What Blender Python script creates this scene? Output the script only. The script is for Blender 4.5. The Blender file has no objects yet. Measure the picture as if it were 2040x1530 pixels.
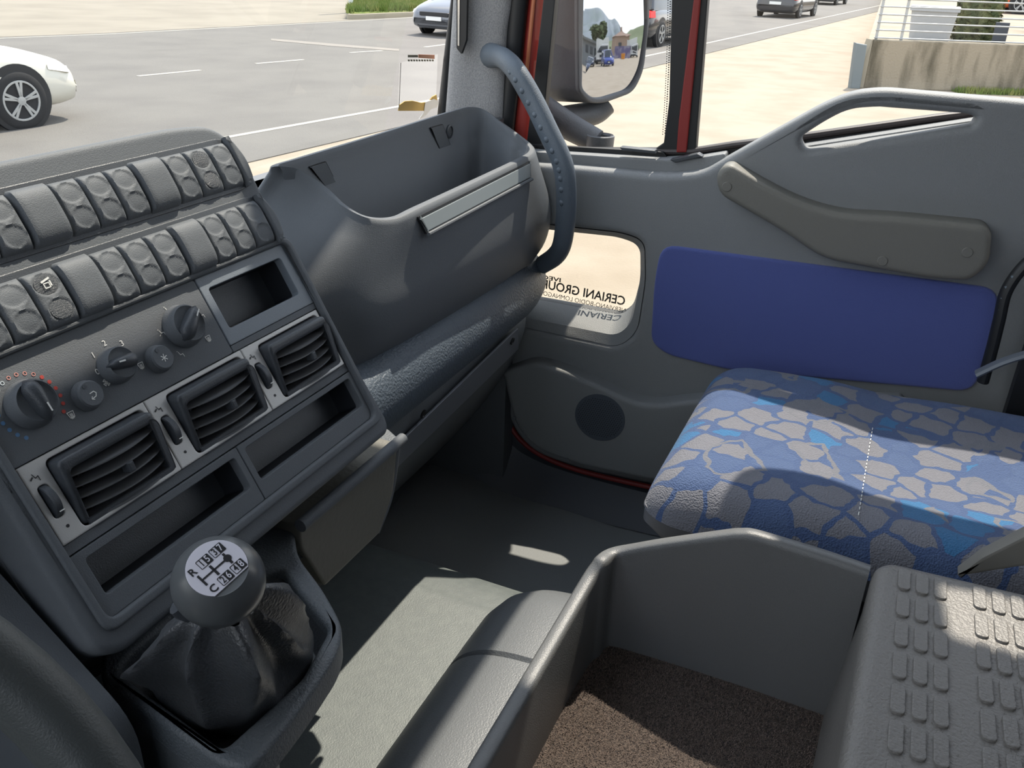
import bpy, bmesh, math, random
from math import sin, cos, tan, pi, radians, sqrt, atan2, hypot
from mathutils import Vector as V, Matrix, noise
from mathutils.geometry import tessellate_polygon

random.seed(4)
S = bpy.context.scene
# ------------------------------------------------------------------ camera, sky, sun, exposure
CAM = V((0, 0, 1.05))
MR = V((0.4101504591591934, -0.9114122131824213, 0.03323219092120615))
MD = V((-0.3876712453046831, -0.20720911477083084, -0.8982067625662841))
MF = V((0.8255226262286328, 0.355516751247827, -0.43831522123555283))
FPX = 1750.0
cd = bpy.data.cameras.new('camera'); cam = bpy.data.objects.new('camera', cd)
S.collection.objects.link(cam); S.camera = cam
cd.sensor_width = 36; cd.lens = FPX / 2040 * 36; cd.clip_start = 0.02; cd.clip_end = 2000
m = Matrix((MR, -MD, -MF)).transposed().to_4x4(); m.translation = CAM
cam.matrix_world = m

S.view_settings.view_transform = 'Standard'; S.view_settings.look = 'None'
S.view_settings.gamma = 1; S.view_settings.use_curve_mapping = False
S.view_settings.exposure = 0.0
w = bpy.data.worlds.new('sky'); S.world = w; w.use_nodes = True
wn = w.node_tree.nodes; wl = w.node_tree.links
bg = wn['Background']; bg.inputs['Strength'].default_value = 2.6
tc = wn.new('ShaderNodeTexCoord'); sx = wn.new('ShaderNodeSeparateXYZ')
wl.new(tc.outputs['Generated'], sx.inputs[0])
cr = wn.new('ShaderNodeValToRGB'); wl.new(sx.outputs['Z'], cr.inputs[0])
e = cr.color_ramp.elements
e[0].position = 0.0; e[0].color = (0.86, 0.85, 0.83, 1)
e[1].position = 0.7; e[1].color = (0.50, 0.60, 0.78, 1)
x = cr.color_ramp.elements.new(0.2); x.color = (0.72, 0.78, 0.86, 1)
nz = wn.new('ShaderNodeTexNoise'); nz.inputs['Scale'].default_value = 3.2; nz.inputs['Detail'].default_value = 6
mp = wn.new('ShaderNodeMapping'); mp.inputs['Scale'].default_value = (1, 1, 2.6)
wl.new(tc.outputs['Generated'], mp.inputs[0]); wl.new(mp.outputs[0], nz.inputs[0])
c2 = wn.new('ShaderNodeValToRGB'); wl.new(nz.outputs['Fac'], c2.inputs[0])
c2.color_ramp.elements[0].position = 0.50; c2.color_ramp.elements[1].position = 0.62
mx = wn.new('ShaderNodeMix'); mx.data_type = 'RGBA'
wl.new(c2.outputs[0], mx.inputs[0]); wl.new(cr.outputs[0], mx.inputs[6]); mx.inputs[7].default_value = (1, 0.98, 0.95, 1)
wl.new(mx.outputs[2], bg.inputs['Color'])

sd = bpy.data.lights.new('sun', 'SUN'); sun = bpy.data.objects.new('sun', sd); S.collection.objects.link(sun)
sd.energy = 7.2; sd.angle = radians(0.6); sd.color = (1, 0.91, 0.79)
SUND = V((1, 0.0, 1.57)).normalized()
sun.rotation_euler = SUND.to_track_quat('Z', 'Y').to_euler(); sun.location = (3, 0, 6)

# ------------------------------------------------------------------ helpers
def ray(px, py):
    return MR * ((px - 1020) / FPX) + MD * ((py - 765) / FPX) + MF
def P(px, py, ax, val):
    v = ray(px, py); i = 'xyz'.index(ax); return CAM + v * ((val - CAM[i]) / v[i])
def PD(px, py, d):
    return CAM + ray(px, py) * d
class Fr:
    def __init__(s, O, E1, E2):
        s.O = V(O); s.E1 = V(E1).normalized(); s.E2 = V(E2); s.E2 = (s.E2 - s.E1 * s.E2.dot(s.E1)).normalized(); s.E3 = s.E1.cross(s.E2)
    def p(s, a, b, c=0): return s.O + s.E1 * a + s.E2 * b + s.E3 * c
    def uv(s, px, py, c=0):
        v = ray(px, py); O = s.O + s.E3 * c; t = (O - CAM).dot(s.E3) / v.dot(s.E3)
        q = CAM + v * t - s.O; return (q.dot(s.E1), q.dot(s.E2))
    def L(s, pts, c=0): return [s.uv(x, y, c) for x, y in pts]

def lin(c):
    c = c / 255.0
    return c / 12.92 if c <= 0.04045 else ((c + 0.055) / 1.055) ** 2.4
MATS = {}
def mat(name, col, rough=0.55, metal=0.0, bump=None, var=None, spec=0.5, coat=0.0, emit=0, sheen=0, streak=(1, 1, 1)):
    if name in MATS: return MATS[name]
    m = bpy.data.materials.new(name); m.use_nodes = True; MATS[name] = m
    n = m.node_tree.nodes; l = m.node_tree.links; b = n['Principled BSDF']
    c = tuple(lin(x) for x in col) + (1,)
    b.inputs['Base Color'].default_value = c; b.inputs['Roughness'].default_value = rough
    b.inputs['Metallic'].default_value = metal; b.inputs['Specular IOR Level'].default_value = spec
    b.inputs['Coat Weight'].default_value = coat
    if sheen: b.inputs['Sheen Weight'].default_value = sheen
    if emit: b.inputs['Emission Color'].default_value = c; b.inputs['Emission Strength'].default_value = emit
    t = n.new('ShaderNodeTexCoord')
    if bump:
        sc, st, *rest = bump
        z = n.new('ShaderNodeTexNoise'); z.inputs['Scale'].default_value = sc; z.inputs['Detail'].default_value = rest[0] if rest else 2
        l.new(t.outputs['Object'], z.inputs[0]); bp = n.new('ShaderNodeBump'); bp.inputs['Strength'].default_value = st
        bp.inputs['Distance'].default_value = 0.0015 if len(rest) < 2 else rest[1]
        l.new(z.outputs['Fac'], bp.inputs['Height']); l.new(bp.outputs[0], b.inputs['Normal'])
    if var:
        sc, col2, lo, hi = var
        z = n.new('ShaderNodeTexNoise'); z.inputs['Scale'].default_value = sc; z.inputs['Detail'].default_value = 6
        mpp = n.new('ShaderNodeMapping'); mpp.inputs['Scale'].default_value = streak; l.new(t.outputs['Object'], mpp.inputs[0])
        l.new(mpp.outputs[0], z.inputs[0]); r = n.new('ShaderNodeValToRGB')
        r.color_ramp.elements[0].position = lo; r.color_ramp.elements[1].position = hi
        r.color_ramp.elements[0].color = c; r.color_ramp.elements[1].color = tuple(lin(x) for x in col2) + (1,)
        l.new(z.outputs['Fac'], r.inputs[0]); l.new(r.outputs[0], b.inputs['Base Color'])
    return m
def glass(name, tint=(1, 1, 1), refl=0.06, dust=0.0):
    m = bpy.data.materials.new(name); m.use_nodes = True; n = m.node_tree.nodes; l = m.node_tree.links
    n.remove(n['Principled BSDF']); o = n['Material Output']
    t = n.new('ShaderNodeBsdfTransparent'); t.inputs[0].default_value = (*tint, 1)
    g = n.new('ShaderNodeBsdfGlossy'); g.inputs['Roughness'].default_value = 0.02
    mm = n.new('ShaderNodeMixShader'); mm.inputs[0].default_value = refl
    l.new(t.outputs[0], mm.inputs[1]); l.new(g.outputs[0], mm.inputs[2]); l.new(mm.outputs[0], o.inputs[0])
    MATS[name] = m; return m

WL = {}
def place(o, origin, parent):
    o.location = origin if parent is None else origin - WL[parent.name]
    WL[o.name] = V(origin)
    if parent is not None: o.parent = parent
    S.collection.objects.link(o)
def tag(o, label=None, cat=None, group=None, kind=None):
    if label: o['label'] = label
    if cat: o['category'] = cat
    if group: o['group'] = group
    if kind: o['kind'] = kind
    return o
def thing(name, label, cat, loc, group=None, kind=None):
    o = bpy.data.objects.new(name, None); o.empty_display_size = 0.05
    place(o, V(loc), None); return tag(o, label, cat, group, kind)

def rpoly(pts, r=0.01, seg=5):
    n = len(pts); out = []
    rs = r if isinstance(r, (list, tuple)) else [r] * n
    for i in range(n):
        p = V(pts[i]); a = V(pts[i - 1]); b = V(pts[(i + 1) % n])
        da = a - p; db = b - p; k = min(rs[i], da.length * .48, db.length * .48)
        if k < 1e-6:
            out.append(tuple(p)); continue
        s = p + da.normalized() * k; e = p + db.normalized() * k
        for j in range(seg + 1):
            t = j / seg; out.append(tuple(s * (1 - t) ** 2 + p * 2 * t * (1 - t) + e * t * t))
    return out
def rrect(x0, y0, x1, y1, r=0.004, seg=5): return rpoly([(x0, y0), (x1, y0), (x1, y1), (x0, y1)], r, seg)
def circ(cx, cy, r, n=24, ry=None): return [(cx + r * cos(2 * pi * i / n), cy + (ry or r) * sin(2 * pi * i / n)) for i in range(n)]
def area(l): return sum(l[i - 1][0] * l[i][1] - l[i][0] * l[i - 1][1] for i in range(len(l))) / 2
def inset(l, d):
    n = len(l); out = []
    for i in range(n):
        p = V(l[i]); a = (p - V(l[i - 1])); b = (V(l[(i + 1) % n]) - p)
        if a.length < 1e-9: a = b
        if b.length < 1e-9: b = a
        a.normalize(); b.normalize(); na = V((-a.y, a.x)); nb = V((-b.y, b.x))
        mm = na + nb
        if mm.length < 1e-6: mm = na
        mm.normalize(); k = max(0.4, mm.dot(na)); q = p + mm * (d / k); out.append((q.x, q.y))
    return out
def cat(pts, n=8, closed=False):
    pts = [V(p) for p in pts]; N = len(pts); out = []
    rng = range(N) if closed else range(N - 1)
    for i in rng:
        p1 = pts[i]; p2 = pts[(i + 1) % N]
        p0 = pts[i - 1] if closed or i > 0 else p1 * 2 - p2
        p3 = pts[(i + 2) % N] if closed or i + 2 < N else p2 * 2 - p1
        for j in range(n):
            t = j / n
            out.append(0.5 * ((2 * p1) + (p2 - p0) * t + (2 * p0 - 5 * p1 + 4 * p2 - p3) * t * t + (3 * p1 - p0 - 3 * p2 + p3) * t ** 3))
    if not closed: out.append(pts[-1])
    return out

class MB:
    def __init__(s, *mats): s.v = []; s.f = []; s.mi = []; s.mats = list(mats); s.cur = 0
    def use(s, m):
        if m not in s.mats: s.mats.append(m)
        s.cur = s.mats.index(m); return s
    def add(s, vs, fs):
        o = len(s.v); s.v += [V(v) for v in vs]
        for f in fs: s.f.append([i + o for i in f]); s.mi.append(s.cur)
        return s
    def plate(s, loops, fr, c=0.0, t=0.004, bev=0.001, segs=2, back=True):
        L = []
        for i, l in enumerate(loops):
            a = area(l); l = list(l)
            if (i == 0 and a < 0) or (i > 0 and a > 0): l.reverse()
            L.append(l)
        prof = []
        for k in range(segs + 1):
            an = (pi / 2) * k / segs
            prof.append((bev * (1 - sin(an)), c - bev * (1 - cos(an))))
        if bev > 0: prof.insert(0, (bev * 1.35, c))
        if bev <= 0: prof = [(0, c)]
        prof.append((0, c - t))
        vs = []; fs = []; base = []
        for l in L:
            st = []
            for (d, z) in prof:
                li = inset(l, d) if d > 0 else l
                st.append(len(vs)); vs += [fr.p(a, b, z) for a, b in li]
            n = len(l)
            for k in range(len(prof) - 1):
                for i in range(n):
                    j = (i + 1) % n; fs.append([st[k] + i, st[k + 1] + i, st[k + 1] + j, st[k] + j])
            base.append((st[0], st[-1], n))
        LI = [inset(l, prof[0][0]) if prof[0][0] > 0 else l for l in L]
        tess = tessellate_polygon([[V((a, b, 0)) for a, b in l] for l in LI])
        idf = []; idb = []
        for f0, b0, n in base:
            idf += [f0 + i for i in range(n)]; idb += [b0 + i for i in range(n)]
        flat = [q for l in LI for q in l]
        for t3 in tess:
            a, b, cc = [V(flat[i]) for i in t3]
            ar = (b - a).x * (cc - a).y - (b - a).y * (cc - a).x
            t3 = list(t3) if ar > 0 else list(t3)[::-1]
            fs.append([idf[i] for i in t3])
            if back: fs.append([idb[i] for i in t3[::-1]])
        return s.add(vs, fs)
    def pocket(s, loop, fr, c=0.0, depth=0.03, taper=0.002):
        l = list(loop)
        if area(l) < 0: l.reverse()
        n = len(l); l2 = inset(l, taper)
        vs = [fr.p(a, b, c) for a, b in l] + [fr.p(a, b, c - depth) for a, b in l2]
        fs = [[i, n + i, n + (i + 1) % n, (i + 1) % n][::-1] for i in range(n)]
        fs.append([n + i for i in range(n)])
        return s.add(vs, fs)
    def loft(s, loops, closed=True, cap0=False, cap1=False, flip=False):
        n = len(loops[0]); vs = [p for l in loops for p in l]; fs = []
        for k in range(len(loops) - 1):
            for i in range(n if closed else n - 1):
                j = (i + 1) % n; f = [k * n + i, k * n + j, (k + 1) * n + j, (k + 1) * n + i]
                fs.append(f[::-1] if flip else f)
        if cap0: fs.append([i for i in range(n)][::-1] if not flip else list(range(n)))
        if cap1:
            o = (len(loops) - 1) * n; fs.append([o + i for i in range(n)] if not flip else [o + i for i in range(n)][::-1])
        return s.add(vs, fs)
    def tube(s, pts, r, n=12, rb=None, up=None, caps=True, closed=False):
        pts = [V(p) for p in pts]; N = len(pts); loops = []; pu = V(up) if up else None
        for i, p in enumerate(pts):
            if closed: t = pts[(i + 1) % N] - pts[i - 1]
            else: t = pts[min(i + 1, N - 1)] - pts[max(i - 1, 0)]
            t.normalize()
            if pu is None: pu = V((0, 0, 1)) if abs(t.z) < 0.9 else V((1, 0, 0))
            u = (pu - t * pu.dot(t)).normalized(); pu = u; b = t.cross(u)
            ra = r[i] if isinstance(r, (list, tuple)) else r
            rr = (rb[i] if isinstance(rb, (list, tuple)) else rb) if rb else ra
            loops.append([p + u * (ra * cos(2 * pi * k / n)) + b * (rr * sin(2 * pi * k / n)) for k in range(n)])
        if closed: loops.append(loops[0])
        return s.loft(loops, True, caps and not closed, caps and not closed)
    def lathe(s, fr, prof, cx=0, cy=0, n=28, c0=0):
        loops = []
        for r, c in prof:
            r = max(r, 1e-5); loops.append([fr.p(cx + r * cos(2 * pi * k / n), cy + r * sin(2 * pi * k / n), c0 + c) for k in range(n)])
        return s.loft(loops, True, True, True)
    def box(s, a, b):
        (x0, y0, z0), (x1, y1, z1) = a, b
        vs = [(x, y, z) for z in (z0, z1) for y in (y0, y1) for x in (x0, x1)]
        return s.add(vs, [[0, 2, 3, 1], [4, 5, 7, 6], [0, 1, 5, 4], [2, 6, 7, 3], [0, 4, 6, 2], [1, 3, 7, 5]])
    def grid(s, fn, nu, nv, flip=False):
        vs = [fn(i / nu, j / nv) for j in range(nv + 1) for i in range(nu + 1)]
        fs = []
        for j in range(nv):
            for i in range(nu):
                a = j * (nu + 1) + i; f = [a, a + 1, a + nu + 2, a + nu + 1]; fs.append(f[::-1] if flip else f)
        return s.add(vs, fs)
    def stroke(s, fr, pts, wd, c=0.0):
        for i in range(len(pts) - 1):
            a = V(pts[i]); b = V(pts[i + 1]); d = (b - a).normalized() * wd / 2; nn = V((-d.y, d.x)); a = a - d * .5; b = b + d * .5
            q = [a - nn, b - nn, b + nn, a + nn]
            s.add([fr.p(z.x, z.y, c) for z in q], [[0, 1, 2, 3]])
        return s
    def text(s, txt, fr, a, b, size, c=0.0005, rot=0, mirror=False, align='CENTER', sx=1.0, bold=0.0, shear=0):
        cu = bpy.data.curves.new('t', 'FONT'); cu.body = txt; cu.size = size; cu.align_x = align; cu.align_y = 'CENTER'
        cu.offset = bold; cu.resolution_u = 3; cu.shear = shear
        ob = bpy.data.objects.new('t', cu); S.collection.objects.link(ob); bpy.context.view_layer.update()
        me = bpy.data.meshes.new_from_object(ob.evaluated_get(bpy.context.evaluated_depsgraph_get()))
        cr_, sr = cos(rot), sin(rot); k = -1 if mirror else 1
        vs = []
        for v in me.vertices:
            x = v.co.x * sx; y = v.co.y; X = x * cr_ - y * sr; Y = x * sr + y * cr_
            vs.append(fr.p(a + k * X, b + Y, c))
        s.add(vs, [list(p.vertices)[::-1] if mirror else list(p.vertices) for p in me.polygons])
        bpy.data.objects.remove(ob); bpy.data.curves.remove(cu); bpy.data.meshes.remove(me)
        return s
    def build(s, name, parent=None, smooth=35, origin=None, kind=None, label=None, sub=0, weld=False):
        if origin is None:
            xs = [v.x for v in s.v]; ys = [v.y for v in s.v]; zs = [v.z for v in s.v]
            origin = V(((min(xs) + max(xs)) / 2, (min(ys) + max(ys)) / 2, min(zs)))
        origin = V(origin)
        me = bpy.data.meshes.new(name); me.from_pydata([v - origin for v in s.v], [], s.f)
        for mm in s.mats: me.materials.append(mm)
        me.polygons.foreach_set('material_index', s.mi)
        if weld:
            b = bmesh.new(); b.from_mesh(me); bmesh.ops.remove_doubles(b, verts=b.verts, dist=1e-5); b.to_mesh(me); b.free()
        me.validate(); me.update()
        if smooth: me.polygons.foreach_set('use_smooth', [True] * len(me.polygons)); me.set_sharp_from_angle(angle=radians(smooth))
        o = bpy.data.objects.new(name, me); place(o, origin, parent)
        if sub:
            md = o.modifiers.new('s', 'SUBSURF'); md.levels = sub; md.render_levels = sub
        if kind: o['kind'] = kind
        if label: o['label'] = label
        return o

# ------------------------------------------------------------------ materials
PL = mat('dark_plastic', (94, 98, 102), 0.6, bump=(900, .25), spec=.32)
PL2 = mat('mid_plastic', (96, 100, 103), 0.55, bump=(700, .3))
PLG = mat('grained_plastic', (90, 95, 99), 0.5, bump=(420, .8, 3))
PLB = mat('black_plastic', (62, 66, 71), 0.42, bump=(900, .2))
DPL = mat('door_plastic', (124, 127, 129), 0.6, bump=(600, .4))
ARM = mat('armrest_plastic', (112, 111, 105), 0.55, bump=(600, .3))
SILV = mat('silver_trim', (182, 181, 178), 0.42, 0.25, bump=(1200, .1))
GREYT = mat('grey_trim', (112, 120, 128), 0.45, bump=(900, .2))
BLK = mat('black_rubber', (20, 22, 25), 0.5)
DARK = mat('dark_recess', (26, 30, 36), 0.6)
WHT = mat('white_print', (225, 225, 220), 0.6)
INK = mat('black_print', (18, 18, 22), 0.5)
REDP = mat('red_paint', (158, 52, 44), 0.4, coat=.3)
REDS = mat('red_seal', (130, 34, 30), 0.5)
ORG = mat('orange_print_highlight', (180, 108, 74), 0.35)  # permit print, and the highlight coloured onto the red pillar edge
FAB = mat('pillar_fabric', (158, 158, 158), 0.95, bump=(420, .6, 5, .002), var=(420, (140, 141, 143), .42, .62))
BLUE = mat('blue_door_fabric', (80, 92, 154), 0.9, bump=(500, .5), sheen=.3)
MAT_ = mat('rubber_mat', (90, 96, 95), 0.5, bump=(500, .3), var=(60, (97, 103, 101), .42, .7))
FLR = mat('floor_rubber', (112, 116, 118), 0.6, bump=(500, .4))
PAD = mat('engine_cover_vinyl', (98, 101, 103), 0.42, bump=(500, .35))
LEA = mat('gaiter_leather', (66, 68, 71), 0.34, bump=(380, .7, 4))
CHR = mat('chrome', (220, 220, 220), 0.12, 1.0)
STEEL = mat('steel_strip', (120, 124, 130), 0.4, .4)
BODYW = mat('white_car_paint', (205, 202, 190), 0.25, coat=.6)

GLASS = glass('window_glass', (.96, .98, .97), .05)

# ------------------------------------------------------------------ cab shell (setting)
b = MB(FLR).box((-.9, -.9, -.04), (1.50, 1.0, 0.0)); tag(b.build('floor', smooth=0), kind='structure')
b = MB(mat('headliner', (170, 170, 165), .9)).box((-1.0, -.9, 2.10), (1.63, .60, 2.16)); tag(b.build('ceiling', smooth=0), kind='structure')
b = MB(PL2).box((-1.0, -.96, -.04), (1.63, -.9, 2.16)); tag(b.build('wall_back', smooth=0), kind='structure')
b = MB(PL2)
b.box((-1.0, -.9, -.04), (-.94, 1.0, .8)); b.box((-1.0, -.9, .8), (-.94, -.5, 2.10)); b.box((-1.0, .58, .8), (-.94, .72, 2.10)); b.box((-1.0, -.5, 1.90), (-.94, .58, 2.10))
tag(b.build('wall_left', smooth=0), kind='structure')
b = MB(PL2).box((-.94, .94, -.04), (1.54, 1.0, .70)); tag(b.build('wall_front', smooth=0), kind='structure')
b = MB(PL2).box((-.94, .47, 1.68), (1.57, .60, 2.10)); tag(b.build('added_sun_header', smooth=0), kind='structure')   # unseen overhead header, added to keep stray sun off the console
# windscreen
b = MB(GLASS); b.add([(-.94, .98, .72), (1.57, .98, .72), (1.57, .61, 2.10), (-.92, .61, 2.10), ], [[0, 1, 2, 3]]); tag(b.build('window_1', smooth=0), kind='structure')
b = MB(PL).box((-.94, .815, .66), (1.57, .975, .70)); tag(b.build('trim_1', smooth=0), kind='structure')   # dashboard top deck under the windscreen

# ------------------------------------------------------------------ centre console
TH = 0.5196419393432663
FC = Fr(CAM + V((0, cos(TH), -sin(TH))) * .68, (1, 0, 0), (0, sin(TH), cos(TH)))
con = thing('center_console', 'dark grey dashboard console with two rows of switches, heater knobs and three air vents', 'dashboard', (.57, .75, 0))
outl = rpoly([(.18, .198), (.70, .196), (.752, .190), (.777, .160), (.772, .06), (.786, -.188), (.778, -.201), (.372, -.203), (.352, -.190), (.355, -.03), (.33, .0), (.18, .01)],
             [.01, .03, .03, .03, .03, .012, .012, .03, .012, .03, .03, .01])
opn = rrect(.3725, -.175, .7685, .048, .012)
b = MB(PL); b.plate([outl, opn], FC, 0, .05, .007, 4)
sh = inset(outl if area(outl) > 0 else outl[::-1], -.001)
b.plate([sh], FC, -.048, .15, 0)
b.plate([rpoly([(.18, .200), (.75, .195), (.77, .17), (.77, .0), (.18, .0)], .02)], FC, -.048, .24, 0)
b.build('console_body', con)
# inner bevel rim of opening
b = MB(PL).plate([rrect(.366, -.183, .776, .0525, .014), rrect(.3735, -.174, .7675, .0475, .011)], FC, .0035, .006, .0025, 3); b.build('bezel_rim', con)
# switch rows
def row_bezel(v0, v1, u1, name):
    b = MB(PLB).plate([rpoly([(.18, v0 - .004), (u1 - .004, v0 - .004), (u1 + .010, v0 + .002), (u1 + .012, v1 - .004), (u1 - .002, v1 + .005), (.18, v1 + .005)], [.002, .01, .012, .016, .008, .002])], FC, .0012, .003, .001)
    b.build(name, con)
    lobe = rpoly([(u1 + .001, v0 - .003), (u1 + .012, v0 + .002), (u1 + .0165, (v0 + v1) / 2), (u1 + .009, v1 - .002), (u1 + .001, v1 + .004)], [.001, .012, .02, .012, .001])
    MB(PL).plate([lobe], FC, .0085, .008, .0035, 4).build('row_end_cap', con)
row_bezel(.119, .169, .752, 'switch_bezel'); row_bezel(.052, .102, .754, 'switch_bezel')
def barrel(t, H): return H * (1 - abs(2 * t - 1) ** 3.2) ** 0.5
LENS = mat('switch_lens', (70, 74, 78), 0.3, bump=(2500, .5))
def switch(u0, u1, v0, v1, lens=False, sym=False):
    w_ = u1 - u0; h_ = v1 - v0; H = .0075
    e1 = (.49, .73, .40, .205); e2 = (.52, .27, .38, .195)
    def ht(s, t):
        c = .001 + barrel(t, H) * (1 - abs(2 * s - 1) ** 10) ** .5
        for (cx, cy, rx, ry) in (e1, e2):
            r = hypot((s - cx) / rx, (t - cy) / ry)
            if r < 1: c -= .0010 * (1 - r ** 10)
            elif r < 1.10: c += .00045
        return c
    b = MB(PL).grid(lambda s, t: FC.p(u0 + s * w_, v0 + t * h_, ht(s, t)), 22, 34)
    b.build('rocker_switch', con, smooth=50)
    o = bpy.context.scene.objects
    if lens:
        par = [q for q in con.children if q.name.startswith('rocker_switch')][-1]
        par['label'] = 'switch with two mesh lenses'
        for (cx, cy, rx, ry) in (e1, e2):
            bb = MB(LENS)
            L = [circ(0, 0, k, 20) for k in (1.0, .75, .5, .25, .02)]
            loops = []
            for l in L:
                loops.append([FC.p(u0 + (cx + a * rx * .86) * w_, v0 + (cy + q * ry * .86) * h_, ht(cx, cy) + .0006 + .0007 * (1 - hypot(a, q) ** 2)) for a, q in l])
            bb.loft(loops, True, False, True)
            bb.use(PLB)
            for i in range(-3, 4):
                c_ = ht(cx, cy) + .0016; k = sqrt(max(0, 1 - (i / 4) ** 2)) * .8
                bb.stroke(FC, [(u0 + (cx - k * rx) * w_, v0 + (cy + i / 4 * ry * .86) * h_), (u0 + (cx + k * rx) * w_, v0 + (cy + i / 4 * ry * .86) * h_)], .0003, c_)
            if sym and cy > .5:
                bb.use(WHT); uu = u0 + cx * w_; vv = v0 + cy * h_; c_ = ht(cx, cy) + .0022
                bb.stroke(FC, [(uu - .003, vv - .003), (uu + .002, vv - .003), (uu + .002, vv + .001), (uu - .003, vv + .001), (uu - .003, vv - .003)], .0008, c_)
                bb.stroke(FC, [(uu - .004, vv + .0025), (uu + .004, vv + .0045)], .0016, c_)
                bb.stroke(FC, [(uu + .0035, vv - .002), (uu + .0035, vv + .002)], .0012, c_)
            bb.build('switch_lens', par, smooth=60)
def blank(u0, u1, v0, v1):
    w_ = u1 - u0; h_ = v1 - v0
    MB(PL).grid(lambda s, t: FC.p(u0 + s * w_, v0 - .001 + t * (h_ + .003), .001 + barrel(t, .0105) * (1 - abs(2 * s - 1) ** 14) ** .5), 16, 22).build('blanking_cover', con, smooth=50)
for (u0, u1) in ((.4255, .4555), (.4565, .486), (.5265, .556), (.557, .5865), (.5875, .617), (.657, .6875), (.6885, .719), (.720, .7505)):
    switch(u0, u1, .119, .168, lens=abs(u0 - .6885) < .001)
for (u0, u1) in ((.395, .426), (.427, .4575), (.4585, .490), (.528, .5585), (.5595, .590), (.5915, .622), (.661, .6905), (.6915, .7215), (.7225, .7525)):
    switch(u0, u1, .052, .101, lens=abs(u0 - .4585) < .001, sym=True)
for (u0, u1) in ((.487, .5255), (.618, .656)): blank(u0, u1, .119, .168)
for (u0, u1) in ((.491, .527), (.6235, .6605)): blank(u0, u1, .052, .101)
# climate panel
b = MB(PL).plate([rrect(.3735, -.0335, .6265, .0472, .003)], FC, -.0025, .012, .0008)
cp = b.build('climate_panel', con)
MB(PLB).plate([rrect(.3735, -.174, .7675, .0475, .01)], FC, -.040, .004, 0).build('console_backing', con)
MB(PL).plate([rrect(.6275, -.0335, .7675, -.0265, .001)], FC, -.0025, .012, .0006).build('filler_strip', con)
MB(PL).plate([rrect(.3735, -.1135, .7675, -.1045, .001)], FC, -.0035, .012, .0006).build('filler_strip', con)
def knob(cu, cv, r, ang, name='rotary_knob'):
    b = MB(PL).lathe(FC, [(r * 1.08, -.002), (r * 1.08, .001), (r, .003), (r * .97, .009), (r * .88, .011), (r * .80, .0095), (r * .5, .009), (0, .009)], cu, cv, 32)
    d = V((cos(ang), sin(ang))); nn = V((-d.y, d.x))
    # grip bar across the knob
    loops = []
    for k in range(13):
        t = -1 + 2 * k / 12; a = t * r * .98; wd = r * (.36 - .10 * t) * max(.15, (1 - abs(t) ** 6)); hh = .0195 * (1 - .35 * abs(t) ** 3) - .004 * (t < -.95)
        l = []
        for q in range(9):
            an = pi * q / 8; l.append(FC.p(cu + d.x * a + nn.x * cos(an) * wd, cv + d.y * a + nn.y * cos(an) * wd, .008 + (hh - .008) * sin(an) ** .6))
        loops.append(l)
    b.use(PLB); b.loft(loops, False, True, True, flip=True)
    k = b.build(name, con, smooth=50)
    e_ = MB(WHT).stroke(FC, [(cu + d.x * r * .25, cv + d.y * r * .25), (cu + d.x * r * .62, cv + d.y * r * .62)], .0014, .0203)
    e_.build('pointer_mark', k, smooth=0)
knob(.4130, .0058, .0188, radians(-88)); knob(.4985, .0045, .0155, radians(172)); knob(.5845, .0108, .0195, radians(40))
for cu, cv, kind in ((.4600, -.0078, 0), (.5420, -.0068, 1)):
    b = MB(PL).lathe(FC, [(.0132, -.003), (.0132, .0), (.0122, .0015), (.0119, .005), (.0105, .0066), (0, .0066)], cu, cv, 28)
    b.use(PLB).lathe(FC, [(.0019, .0066), (.0019, .0071), (0, .0071)], cu - .003, cv + .0075, 12)
    bt = b.build('push_button', con)
    b = MB(WHT)
    if kind:
        for k in range(3):
            a = k * pi / 3 + .3; b.stroke(FC, [(cu + .0035 * cos(a), cv - .001 + .0035 * sin(a)), (cu - .0035 * cos(a), cv - .001 - .0035 * sin(a))], .0008, .0070)
    else:
        b.stroke(FC, [(cu - .003, cv - .0045), (cu + .002, cv - .0035), (cu + .0035, cv - .001), (cu + .002, cv + .001), (cu - .002, cv + .0005)], .0008, .0070)
        b.stroke(FC, [(cu - .0015, cv - .0025), (cu - .003, cv - .0045), (cu - .0005, cv - .0055)], .0007, .0070)
    b.build('button_symbol', bt, smooth=0)
# printed scale dots and symbols
DB = mat('blue_print', (90, 130, 170), .6); DR = mat('red_print', (190, 70, 60), .6); DW = mat('pale_ring_print', (190, 200, 205), .6); DP_ = mat('pink_ring_print', (200, 140, 130), .6)
b = MB(WHT)
for k in range(19):
    a = radians(231 - 14.8 * k); cx = .4135 + .0268 * cos(a); cy = .0045 + .0268 * sin(a)
    if cx < .3755: continue
    f_ = k / 18
    m1 = DB if f_ < .3 else (DW if f_ < .5 else (DP_ if f_ < .7 else DR))
    b.use(m1); ci = circ(cx, cy, .0017, 14); co = circ(cx, cy, .0011, 14)
    b.plate([ci, co], FC, -.0021, .0003, 0, back=False)
    if f_ < .3 or f_ > .7: b.plate([circ(cx, cy, .001, 10)], FC, -.0021, .0003, 0, back=False)
b.build('temperature_dots', cp, smooth=0)
def txt_at(px, py, t, sz):
    a, c_ = FC.uv(px, py, -.002); MB(WHT).text(t, FC, a, c_, sz, -.0019).build('scale_digit', cp, smooth=0)
txt_at(208, 684, '2', .0075); txt_at(243, 684, '3', .0075); txt_at(186, 708, '1', .0075); txt_at(194, 741, '0', .0075)
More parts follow.
